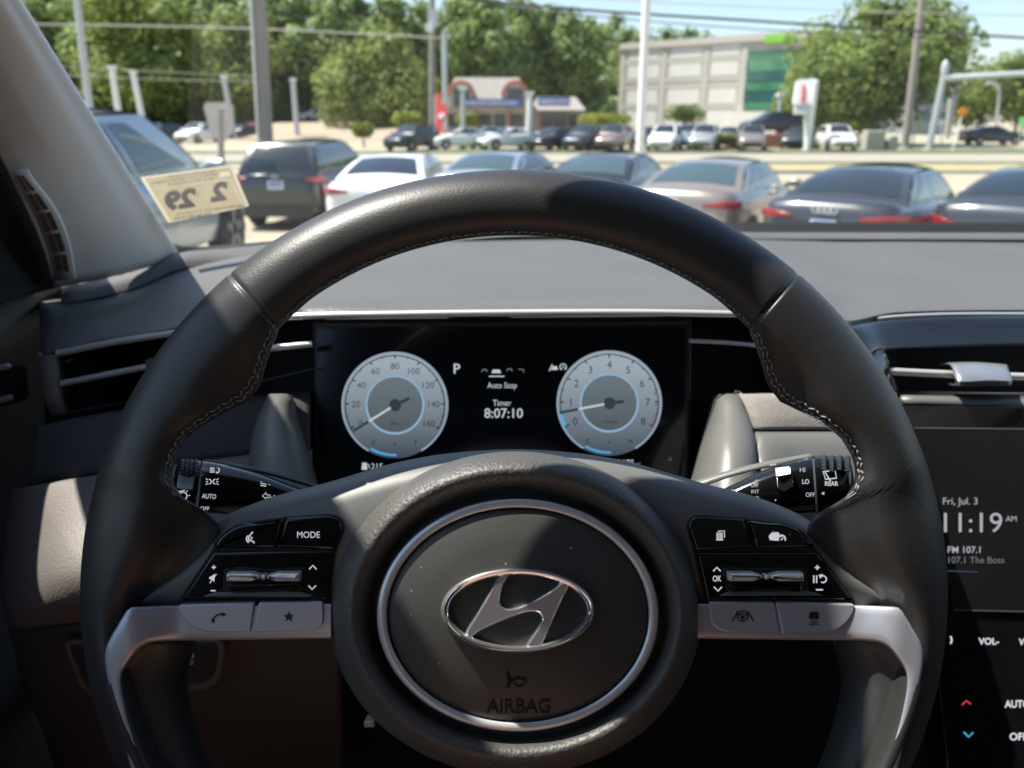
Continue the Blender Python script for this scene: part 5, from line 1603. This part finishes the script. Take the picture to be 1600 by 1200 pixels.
for z in (3.3, 6.2, 7.1, 9.7): fbox(A, 0, sg_, z, z + .55, 0, .07)
for s in (0, .24, .47, .66): fbox(A, s * FL, s * FL + .9, 0, Hb - .9, .002, .11)
A.build("wall", M_CONC, office, ang=None)
for (s0, s1) in ((.05, .23), (.29, .46), (.51, .65)):
    for (z0, z1) in ((.6, 3.1), (4.0, 6.1), (7.8, 9.6), (10.4, 11.9)):
        A = Acc(); fbox(A, s0 * FL, s1 * FL, z0, z1, .004, .05); A.build("wall_panel", M_PANEL, office, ang=None)
gl = Acc(); fbox(gl, sg_, FL - .6, 3.2, 10.7, .01, .12); glo = gl.build("glass_wall", M_GREENG, office, ang=None)
A = Acc()
for k in range(13): fbox(A, sg_ + (FL - .6 - sg_) * k / 12 - .05, sg_ + (FL - .6 - sg_) * k / 12 + .05, 3.2, 10.7, .12, .25)
for z in (3.2, 5.6, 8.1, 10.6): fbox(A, sg_, FL - .6, z - .1, z + .1, .12, .22)
A.build("mullions", M_TEALG, glo, ang=None)
A = Acc()
for z in (4.9, 7.4): fbox(A, sg_ + .1, FL - .7, z - .7, z + .7, .122, .16)
A.build("spandrel", M_TEALG, glo, ang=None)
A = Acc(); fbox(A, sg_ + 2.2, FL - 3.0, 11.6, 12.6, .36, .55); A.build("green_sign", M_LIME, office, ang=None)
A = Acc(); fbox(A, sg_ - 1.2, FL, 0, 2.9, .05, 1.8); A.build("entrance_canopy", M_PANEL, office, ang=None)
M_GREYB = mat("blue_grey_cladding", (0.25, 0.28, 0.31), 0.7)
bb = thing("tower_block", "blue grey building behind the leaning wooden pole at the right", "building", at(1465, 184, 105) - Vector((0, 0, EYE)))
bb.location.z = 0
a, b = at(1425, 184, 105), at(1490, 184, 105)
zt = at(1465, 66, 105).z
A = Acc(); A.box(((a.x + b.x) / 2, 110, zt / 2), ((b.x - a.x) / 2, 5, zt / 2)); A.box(((a.x + b.x) / 2, 110, zt + .15), ((b.x - a.x) / 2 + .15, 5.15, .18)); A.build("wall", M_GREYB, bb, ang=None)
for k in range(4):
    A = Acc(); A.box(((a.x + b.x) / 2 + .3, 104.98, zt * (.2 + .2 * k)), ((b.x - a.x) / 2 - 1.0, .05, .55)); A.build("window", M_TEALG, bb, ang=None)
# the shop with dormers
M_SHW = mat("shop_wall_cream", (0.42, 0.38, 0.33), 0.85)
M_SHR = mat("shop_roof_grey", (0.27, 0.25, 0.23), 0.9, noise=(2, .2, 0))
M_REDT = mat("red_trim", (0.42, 0.08, 0.06), 0.7)
M_BLUES = mat("blue_shop_sign", (0.10, 0.16, 0.42), 0.5)
M_SIGNW = mat("sign_white", (0.75, 0.75, 0.75), 0.5)
M_SHG = mat("shop_glass", (0.05, 0.06, 0.065), 0.1, spec=.8)
shop = thing("shop", "low shop with a grey hipped roof, red arched dormers and blue sign boards", "shop", at(800, 184, 78) - Vector((0, 0, EYE)))
shop.location.z = 0
SY = 78
def sx(u): return at(u, 184, SY).x
def sz(v): return at(800, v, SY).z
def flat(A, u0, u1, v0, v1, d=0.0, t=.1, m=0): A.box(((sx(u0) + sx(u1)) / 2, SY - d - t / 2, (sz(v0) + sz(v1)) / 2), (abs(sx(u1) - sx(u0)) / 2, t / 2, abs(sz(v0) - sz(v1)) / 2), m)
A = Acc()
z1 = sz(166)
A.box(((sx(694) + sx(826)) / 2, SY + 4, z1 / 2), ((sx(826) - sx(694)) / 2, 4, z1 / 2))
A.box(((sx(828) + sx(910)) / 2, SY + 4.5, sz(172) / 2), ((sx(910) - sx(826.5)) / 2, 4, sz(172) / 2))
A.build("wall", M_SHW, shop, ang=None)
x0, x1 = sx(690), sx(830)
def hip(A, x0, x1, z0, z1, ins, y0=SY - .6, y1=SY + 8.6):
    V = [(x0, y0, z0), (x1, y0, z0), (x1, y1, z0), (x0, y1, z0), (x0 + ins, y0 + 3.2, z1), (x1 - ins, y0 + 3.2, z1), (x1 - ins, y1 - 3, z1), (x0 + ins, y1 - 3, z1)]
    A.add(V, [(0, 1, 5, 4), (1, 2, 6, 5), (2, 3, 7, 6), (3, 0, 4, 7), (4, 5, 6, 7), (3, 2, 1, 0)])
A = Acc(); hip(A, x0, x1, z1, sz(119), 1.2); hip(A, sx(829), sx(915), sz(172), sz(150), .8, SY - .2, SY + 9); A.build("roof", M_SHR, shop, ang=None)
for uc in (722, 805):
    A = Acc()
    n = 12
    r = 1.25
    pts = [(sx(uc) + r * math.cos(math.pi * k / n), z1 + .9 + r * 1.05 * math.sin(math.pi * k / n)) for k in range(n + 1)]
    V = [(x, SY - .75, z) for x, z in pts] + [(x, SY + 2.6, z) for x, z in pts] + [(sx(uc) + r, SY - .75, z1 - .1), (sx(uc) - r, SY - .75, z1 - .1)]
    A.add(V, [(k, k + 1, n + 2 + k, n + 1 + k) for k in range(n)] + [tuple(range(n + 1)) + (2 * n + 3, 2 * n + 2)])
    dm = A.build("dormer", M_SHW, shop, ang=40)
    A = Acc()
    for k in range(n): A.tube([(pts[k][0], SY - .8, pts[k][1]), (pts[k + 1][0], SY - .8, pts[k + 1][1])], .13, 6)
    A.build("dormer_trim", M_REDT, dm, ang=None)
    A = Acc(); A.box((sx(uc), SY - .78, z1 + .75), (.75, .04, .85)); A.build("dormer_window", M_SHG, dm, ang=None)
for (u0, u1, v0, v1) in ((726, 814, 155, 167), (840, 889, 152, 166)):
    A = Acc(); flat(A, u0, u1, v0, v1, .9, .2); sgn = A.build("sign_board", M_BLUES, shop, ang=None)
    u = u0 + 4
    while u < u1 - 4:
        A = Acc(); flat(A, u, u + random.uniform(2, 3.2), v0 + 3.5, v1 - 3.5, 1.11, .03); u += 5
        A.build("sign_letter", M_SIGNW, sgn, ang=None)
for (u0, u1) in ((700, 716), (748, 768), (772, 790), (798, 818), (846, 862), (866, 884), (888, 904)):
    A = Acc(); flat(A, u0, u1, 178, 199, .02, .06); A.build("shop_window", M_SHG, shop, ang=None)
A = Acc()
for u in (697, 744, 795, 842): flat(A, u, u + 3, 174, 203, .1, .2)
A.build("red_pier", M_REDT, shop, ang=None)
# fence left of the shop
M_FENCE = mat("weathered_board", (0.30, 0.28, 0.27), 0.9, noise=(3, .2, 0))
A = Acc()
a, b = at(505, 184, 92), at(640, 184, 92)
nb = 40
for k in range(nb): A.box((a.x + (b.x - a.x) * (k + .5) / nb, 92, 1.35), ((b.x - a.x) / nb / 2 - .02, .03, 1.1 + .05 * (k % 3)))
fo = A.build("board_fence", M_FENCE, None, ang=None, loc=((a.x + b.x) / 2, 92, 0)); tag(fo, "weathered grey board fence below the bright green tree", "fence")

# ---------------------------------------------------------------- poles, signals, signs, wires
M_STEEL = mat("galvanised_steel", (0.50, 0.52, 0.53), 0.45, metal=.4)
M_WHITEP = mat("white_painted_pole", (0.80, 0.80, 0.77), 0.4)
M_WOOD = mat("grey_pole_wood", (0.27, 0.25, 0.225), 0.9, noise=(3, .2, 0))
def pole(name, label, cat, u0, v0, u1, v1, Y, wpx, m, taper=.8, extra=None, group=None):
    """from base pixel (u1, v1) up to (u0, v0), continued if the top is out of frame"""
    p0, p1 = at(u1, v1, Y), at(u0, v0, Y)
    if v0 <= 0: p1 = p1 + (p1 - p0) * .6
    base = p0 + (p0 - p1) * (p0.z / max(.1, (p1.z - p0.z)))
    root = thing(name, label, cat, base, group)
    r = wpx / F * Y / 2
    A = Acc(); A.tube([base - Vector((0, 0, .05)), (base + p1) / 2, p1], [r, r * (1 + taper) / 2, r * taper], 14); A.build("shaft", m, root, ang=60)
    A = Acc(); A.tube([base, base + Vector((0, 0, .12))], [r * 1.7, r * 1.6], 12); A.build("base", M_KERB, root)
    return root, base, p1
pole("lamp_post", "pale steel lamp post rising beside the windscreen pillar at the left", "lamp post", 120, 0, 139, 160, 22, 11, M_STEEL)
r, b, t = pole("utility_pole", "thick grey wooden utility pole behind the dark SUV", "utility pole", 402, 0, 414, 215, 19, 24, M_WOOD, .9)
A = Acc(); q = at(392, 0, 18.8); q2 = at(404, 215, 18.8); A.tube([q2, q, q + (q - q2) * .4], .035, 8); A.build("conduit", M_STEEL, r)
pole("lamp_post", "bright white lamp post left of the office building", "lamp post", 1010.5, 0, 1000, 238, 26, 12.5, M_WHITEP, .9)
r, b, t = pole("utility_pole", "slim brown utility pole beside the red banner", "utility pole", 675, 0, 675, 200, 56, 9, M_WOOD, .9)
A = Acc(); c = at(676, 28, 56); A.box((c.x, 56, c.z), (.3, .3, .55)); A.build("transformer", M_STEEL, r)
A = Acc(); c = at(671, 43, 55.5); A.box((c.x, 55.6, c.z), (.25, .2, .22)); A.build("lamp_head", M_WHITEP, r)
pole("lamp_post", "grey steel pole just right of the slim utility pole", "lamp post", 694, 52, 696, 200, 60, 8, M_STEEL, .9)
r, b, t = pole("utility_pole", "leaning brown utility pole in front of the big tree at the right", "utility pole", 1441, 0, 1414, 229, 56, 12, M_WOOD, .75)
r, b, t = pole("traffic_signal", "grey traffic signal mast with a long horizontal arm at the right edge", "traffic signal", 1476, 112, 1452, 229, 55, 10, M_STEEL, .85)
A = Acc(); A.tube([at(1474, 123, 55), at(1540, 119, 54), at(1640, 113, 52.5), at(1760, 106, 51)], [.24, .21, .17, .14], 12); arm = A.build("mast_arm", M_STEEL, r)
c = at(1477, 104, 55); A = Acc(); A.tube([c - Vector((0, 0, .5)), c + Vector((0, 0, .1)), c + Vector((0, 0, .4))], [.22, .26, .1], 10); A.build("signal_head", M_STEEL, r)
pole("utility_pole", "pale pole behind the traffic signal mast", "utility pole", 1490, 118, 1481, 197, 84, 7, M_KERB, .9)
r, b, t = pole("street_lamp", "small curved street lamp right of the orange sign", "street lamp", 1562, 140, 1556, 208, 82, 4.5, M_STEEL, .8)
A = Acc(); A.tube([at(1562, 140, 82), at(1558, 133, 82), at(1546, 129, 82), at(1540, 132, 82)], [.14, .13, .13, .18], 8); A.build("lamp_arm", M_STEEL, r)
for (u0, v0, u1, v1, Y, wp, lab) in ((175, 107, 184, 168, 66, 9, "short pale car park lamp post nearest the left steel post"), (208, 114, 218, 162, 72, 9, "short grey car park lamp post, second from the left steel post"), (350, 122, 358, 166, 76, 8, "short car park lamp post above the grey sign board"), (458, 126, 463, 190, 78, 8, "short grey post right of the thick wooden pole"), (723, 140, 723, 215, 56, 7, "thin pale lamp post in front of the shop's blue sign"), (828, 148, 826, 214, 56, 9, "stout white post at the corner of the shop"), (1220, 150, 1217, 185, 62, 7, "short pale post behind the white pylon sign")):
    r, b, t = pole("car_park_lamp", lab, "lamp post", u0, v0, u1, v1, Y, wp, M_STEEL if wp != 9 else M_WHITEP, .9)
    A = Acc(); A.box(t + Vector((0, 0, .1)), (.28, .28, .12)); A.build("lamp_head", M_WHITEP, r)
# grey board on a post at the left
r = thing("sign_board", "blank grey back of a sign board on a post by the left road", "sign", at(348, 250, 34))
A = Acc()
V, Fc = plate_geo([(318, 166), (322, 160), (358, 160), (364, 166), (366, 204), (352, 218), (330, 214)], lambda u, v: 33, .1); A.add(V, Fc); A.build("board", M_FENCE, r, ang=None)
A = Acc(); A.tube([at(346, 262, 34.2), at(344, 170, 34.2)], .14, 8); A.build("post", M_FENCE, r)
# red banner
r = thing("banner", "tall red advertising banner between the two poles left of the shop", "banner", at(688, 212, 54))
M_REDB = mat("red_fabric", (0.62, 0.07, 0.06), 0.7)
V, Fc = plate_geo(spline([(681, 206), (680, 170), (679, 152), (684, 143), (690, 158), (698, 168), (698, 182), (692, 190), (694, 206)], 30), lambda u, v: 55, .05)
A = Acc(); A.add(V, Fc); bn = A.build("flag", M_REDB, r, ang=None)
A = Acc(); V, Fc = plate_geo([(685, 178), (694, 176), (694, 183), (686, 186)], lambda u, v: 54.9, .05); A.add(V, Fc); A.build("pale_patch", M_SIGNW, bn, ang=None)
A = Acc(); A.tube([at(679, 230, 54.9), at(679, 150, 54.9)], .05, 6); A.build("flag_pole", M_STEEL, r)
# pylon sign
r, b, t = pole("pylon_sign", "white pylon sign with a red mark on its face in front of the big tree", "sign", 1274, 128, 1261, 231, 53, 10, M_WHITEP, 1)
V, Fc = plate_geo(rounded([(1246, 124), (1276, 123), (1280, 128), (1273, 163), (1241, 163)], 4), lambda u, v: 49.5, .35)
A = Acc(); A.add(V, Fc); fc = A.build("sign_face", M_SIGNW, r, ang=None)
V, Fc = plate_geo(spline([(1255, 133), (1258, 132), (1259, 140), (1257, 147), (1259, 154), (1256, 159), (1251, 159), (1253, 152), (1253, 146), (1254, 140), (1255, 133)], 26)[:-1], lambda u, v: 49.44, .04)
A = Acc(); A.add(V, Fc); A.build("red_mark", M_REDB, fc, ang=None)
A = Acc()
for k in range(4):
    V, Fc = plate_geo([(1241, 165 + 3.4 * k), (1267, 165 + 3.4 * k), (1266, 167.4 + 3.4 * k), (1240.6, 167.4 + 3.4 * k)], lambda u, v: 49.6, .15); A.add(V, Fc)
A.build("price_slats", M_SIGNW, r, ang=None)
A = Acc(); A.tube([at(1259, 225, 53.2), at(1259, 176, 53.2)], .13, 8); A.build("rear_post", M_WHITEP, r)
def roadsign(label, u, v, rp, Y, col, vb, sides, name="road_sign", ub=None):
    b = at(ub or u, vb, Y); b.z = max(0, b.z)
    r = thing(name, label, "sign", b)
    c = at(u, v, Y - .08); rr = rp / F * Y
    A = Acc(); n = sides
    A.add([(c.x + rr * math.sin(2 * math.pi * (k + (.5 if n == 8 else 0)) / n), c.y + dy, c.z + rr * math.cos(2 * math.pi * (k + (.5 if n == 8 else 0)) / n)) for dy in (0, .04) for k in range(n)], [tuple(range(n)), tuple(range(2 * n - 1, n - 1, -1))] + [(k, (k + 1) % n, n + (k + 1) % n, n + k) for k in range(n)])
    A.build("sign_plate", col, r, ang=None)
    A = Acc(); A.tube([b, at(u, v, Y)], .045 * Y / 50, 6); A.build("post", M_WHITEP, r)
M_STOP = mat("stop_red", (0.60, 0.05, 0.08), 0.5)
M_ORNG = mat("sign_orange", (0.85, 0.28, 0.02), 0.5)
roadsign("red octagonal stop sign under the big tree", 1300, 183, 7, 72, M_STOP, 215, 8)
roadsign("orange diamond road works sign on a pale post", 1504, 175, 8, 51, M_ORNG, 236, 4, ub=1488)
roadsign("small round white sign beside the signal mast", 1471, 192, 5, 60, M_SIGNW, 226, 16)
r = thing("feather_flag", "pale yellow feather flag right of the leaning pole", "banner", at(1432, 214, 60))
V, Fc = plate_geo(spline([(1427, 205), (1426, 182), (1428, 170), (1433, 169), (1437, 178), (1438, 205)], 20), lambda u, v: 60, .05)
A = Acc(); A.add(V, Fc); A.build("flag", mat("pale_yellow_fabric", (0.62, 0.62, 0.28), 0.7), r, ang=None)
A = Acc(); A.tube([at(1427, 224, 60), at(1427, 172, 60)], .06, 6); A.build("flag_pole", M_STEEL, r)
r = thing("feather_flag", "bright green feather flag at the right edge", "banner", at(1598, 214, 62))
V, Fc = plate_geo(spline([(1594, 202), (1594, 186), (1598, 182), (1606, 186), (1606, 202)], 16), lambda u, v: 62, .05)
A = Acc(); A.add(V, Fc); A.build("flag", mat("bright_green_fabric", (0.15, 0.60, 0.10), 0.7), r, ang=None)
A = Acc(); A.tube([at(1594, 220, 62), at(1594, 186, 62)], .06, 6); A.build("flag_pole", M_STEEL, r)
for (u0, u1, v0, v1, lab) in ((1353, 1386, 204, 231, "large grey signal control cabinet on the verge"), (1389, 1406, 212, 231, "small grey cabinet next to the leaning pole")):
    a, b = at(u0, v1, 54), at(u1, v0, 54)
    o = Acc().box(((a.x + b.x) / 2, 54.5, b.z / 2), ((b.x - a.x) / 2, .45, b.z / 2)).build("cabinet", M_KERB, None, ang=None, loc=((a.x + b.x) / 2, 54.5, 0))
    bevel(o, .06, 2); tag(o, lab, "cabinet")
a, b = at(1150, 212, 60), at(1250, 200, 60)
o = Acc().box(((a.x + b.x) / 2, 62, .45), ((b.x - a.x) / 2, 3, .45)).build("display_ramp", mat("brick_red", (0.35, 0.16, 0.12), 0.9), None, ang=None, loc=((a.x + b.x) / 2, 62, 0)); tag(o, "low brick display platform under the navy SUV", "platform")
M_WIRE = mat("black_cable", (0.03, 0.03, 0.035), 0.6)
M_WIREL = mat("pale_cable", (0.45, 0.44, 0.42), 0.6)
def wire(label, pts, Y0, Y1, r, m):
    n = len(pts)
    P = spline([tuple(at(u, v, Y0 + (Y1 - Y0) * k / (n - 1))) for k, (u, v) in enumerate(pts)], 24)
    o = Acc().tube(P, r, 6).build("power_line", m, None, loc=P[12], ang=180)
    tag(o, label, "cable")
wire("thick black overhead cable crossing in front of the big tree", [(560, -30), (800, 6), (1200, 34), (1600, 59), (1900, 74)], 30, 34, .05, M_WIRE)
wire("thin overhead wire above the thick black cable", [(640, -40), (900, -6), (1250, 14), (1600, 24), (1900, 30)], 30, 34, .02, M_WIREL)
wire("overhead wire just below the thick cable over the office roof", [(640, -18), (800, 10), (1000, 32), (1250, 50), (1500, 62)], 40, 46, .03, M_WIRE)
wire("thin overhead wire grazing the wood and the office roof", [(700, -5), (900, 22), (1100, 40), (1260, 50)], 60, 66, .04, M_WIREL)
wire("pale thick cable at the upper left across the lamp post", [(-100, 36), (60, 38), (200, 40), (400, 45), (700, 60)], 30, 38, .036, M_WIREL)
wire("thin pale wire at the height of the car park lamps", [(-100, 98), (100, 104), (250, 112), (420, 120)], 40, 44, .016, M_WIREL)
wire("thin lower wire left of the thick wooden pole", [(-100, 112), (100, 118), (250, 124), (420, 128)], 44, 46, .016, M_WIREL)

# ---------------------------------------------------------------- vehicles near us
def car_at(label, cat, p, m, u, Y, heading, z=None, **kw):
    """u: pixel column of the middle of the rear bumper; Y its distance; heading degrees to the right"""
    b = at(u, 184, Y)
    h = rad(heading)
    c = Vector((b.x, Y, 0)) + Vector((math.sin(h), math.cos(h), 0)) * p['L'] / 2
    return make_car(label, cat, p, m, c.x, c.y, ghz(c.x, c.y) if z is None else z, -h, **kw)
PT_GREY = paint("charcoal_paint", (0.055, 0.06, 0.07), .5)
PT_TAUPE = paint("taupe_paint", (0.30, 0.255, 0.225), .5)
PT_BLACK = paint("black_paint", (0.018, 0.02, 0.025), .3)
PT_WHITE = paint("white_paint", (0.78, 0.78, 0.74), .0)
PT_ICE = paint("ice_blue_paint", (0.30, 0.37, 0.42), .5)
PT_NAVY = paint("dark_slate_paint", (0.03, 0.036, 0.045), .4)
PT_STEEL = paint("blue_silver_paint", (0.42, 0.47, 0.52), .35)
PT_SILVER = paint("silver_paint", (0.48, 0.48, 0.48), .6)
PT_RED = paint("red_paint", (0.40, 0.03, 0.03), .2)
PT_TAN = paint("bronze_paint", (0.24, 0.19, 0.16), .5)
car_at("charcoal sedan with ringed badge, seen from behind right of the wheel", "car", dict(P_SEDAN), PT_GREY, 1308, 9.6, 40, emblem='rings')
car_at("taupe sedan with a red tail lamp parked behind the steering wheel rim", "car", dict(P_SEDAN), PT_TAUPE, 1062, 11.2, 31, emblem='oval', glass=M_GLASSL)
car_at("black sedan with clear side glass above the top of the wheel rim", "car", dict(P_SEDAN), PT_BLACK, 900, 13.2, 24, emblem='oval', glass=M_GLASSL)
car_at("ice blue sedan mostly hidden by the top of the wheel rim", "car", dict(P_SEDAN), PT_ICE, 722, 14.2, 20, glass=M_GLASSL)
car_at("white sedan seen from behind left of the wheel rim", "car", dict(P_SEDAN, tail=1.08), PT_WHITE, 574, 13.0, 4, z=-.0)
car_at("dark slate SUV seen from behind beside the cream sticker", "suv", dict(P_SUV), PT_NAVY, 420, 15.0, 6, emblem='oval')
car_at("dark sedan at the right edge with a bright red tail lamp", "car", dict(P_SEDAN, lamp=(.45, .82, .80, .22)), PT_GREY, 1606, 9.2, 44)
make_car("blue silver SUV parked close by, its side seen past the windscreen pillar", "suv", dict(P_SMALL), PT_STEEL, -4.05, 7.3, .56, rad(0), glass=M_GLASSL)
# vehicles across the road: copies of two built ones
srcS = make_car("white sedan with open view of its flank, in front of the red banner pole", "car", dict(P_SEDAN), PT_WHITE, at(718, 184, 56).x, 56, 0, rad(118), group="cars parked across the road", detail=False)
srcV = make_car("white SUV facing the road, right of the white lamp post", "suv", dict(P_SUV), PT_WHITE, at(1042, 184, 54).x, 54, 0, rad(160), group="cars parked across the road", detail=False)
g1 = "cars parked across the road"
for lab, src, u, Y, rz, m, cat in (
    ("dark SUV with glinting nose left of the slim utility pole", srcV, 643, 54, 150, PT_BLACK, "suv"),
    ("white sedan parked under the shop's blue sign", srcS, 795, 56, 118, PT_WHITE, "car"),
    ("black sedan right of the stout white post", srcS, 868, 55, 135, PT_BLACK, "car"),
    ("dark slate SUV below the small blue sign board", srcV, 916, 54.5, 152, PT_NAVY, "suv"),
    ("bronze SUV just left of the white lamp post", srcV, 962, 54.5, 158, PT_TAN, "suv"),
    ("silver SUV under the clipped round bush", srcV, 1104, 55, 160, PT_SILVER, "suv"),
    ("tan SUV in front of the brick display platform", srcV, 1178, 54, 165, PT_TAUPE, "suv"),
    ("white SUV facing us beside the pylon sign", srcV, 1311, 54.5, 172, PT_WHITE, "suv"),
    ("dark saloon passing on the far road at the right edge", srcS, 1556, 66, -92, PT_NAVY, "car"),
    ("slate saloon between the bronze SUV and the dark slate SUV, set back", srcS, 940, 59, 160, PT_GREY, "car"),
    ("ice blue saloon set back behind the white sedans of the shop", srcS, 760, 62, 100, PT_ICE, "car"),
    ("black saloon behind the white lamp post, set back", srcS, 1012, 60, 165, PT_BLACK, "car"),
    ("silver saloon between the silver SUV and the tan SUV", srcS, 1142, 59, 160, PT_SILVER, "car"),
    ("grey saloon just right of the pylon sign, in front of the ramp end", srcS, 1252, 58, 150, PT_GREY, "car"),
    ("small pale car tucked between the white SUV and the silver one", srcV, 1078, 57, 160, PT_ICE, "suv")):
    copy_car(src, lab, at(u, 184, Y).x, Y, 0, rad(rz), m, g1, cat)
copy_car(srcV, "navy SUV raised on the brick display platform", at(1205, 184, 62).x, 62, .9, rad(100), PT_NAVY, g1, "suv")
g2 = "cars in the far car park at the left"
for lab, src, u, Y, rz, m in (
    ("white SUV facing us in front of the grey sign board", srcV, 306, 70, 165, PT_WHITE),
    ("dark car with black windows left of the white SUV in the far car park", srcS, 270, 76, 160, PT_NAVY),
    ("silver car furthest left in the far car park", srcS, 232, 80, 150, PT_SILVER),
    ("silver car in the back row under the second short lamp post", srcV, 244, 104, 170, PT_SILVER),
    ("taupe car in the back row of the far car park", srcV, 277, 106, 170, PT_TAUPE),
    ("red car in the back row of the far car park left of the grey board", srcS, 303, 108, 170, PT_RED),
    ("grey car right of the grey sign board in the far car park", srcS, 374, 78, 160, PT_GREY),
    ("red car half behind the thick wooden pole", srcV, 392, 86, 155, PT_RED),
    ("white van like car left of the thick wooden pole in the back row", srcV, 396, 104, 170, PT_WHITE),
    ("ice blue car in the back row beside the grey board", srcS, 368, 106, 170, PT_ICE),
    ("dark car at the foot of the wood right of the thick wooden pole", srcS, 452, 108, 165, PT_BLACK),
    ("dark slate car behind the sticker, nearest row of the far car park", srcV, 246, 72, 160, PT_NAVY),
    ("white sedan at the back of the far car park above the sticker", srcS, 322, 112, 165, PT_WHITE),
    ("black SUV at the back left of the far car park beside the pillar", srcV, 218, 110, 165, PT_BLACK),
    ("bronze sedan behind the thick wooden pole's foot", srcS, 424, 100, 160, PT_TAN),
    ("white SUV standing on the tan bank right of the thick wooden pole", srcV, 488, 104, 140, PT_WHITE)):
    z = 1.65 if 'tan bank' in lab else 0
    copy_car(src, lab, at(u, 184, Y).x, Y, z, rad(rz), m, g2)
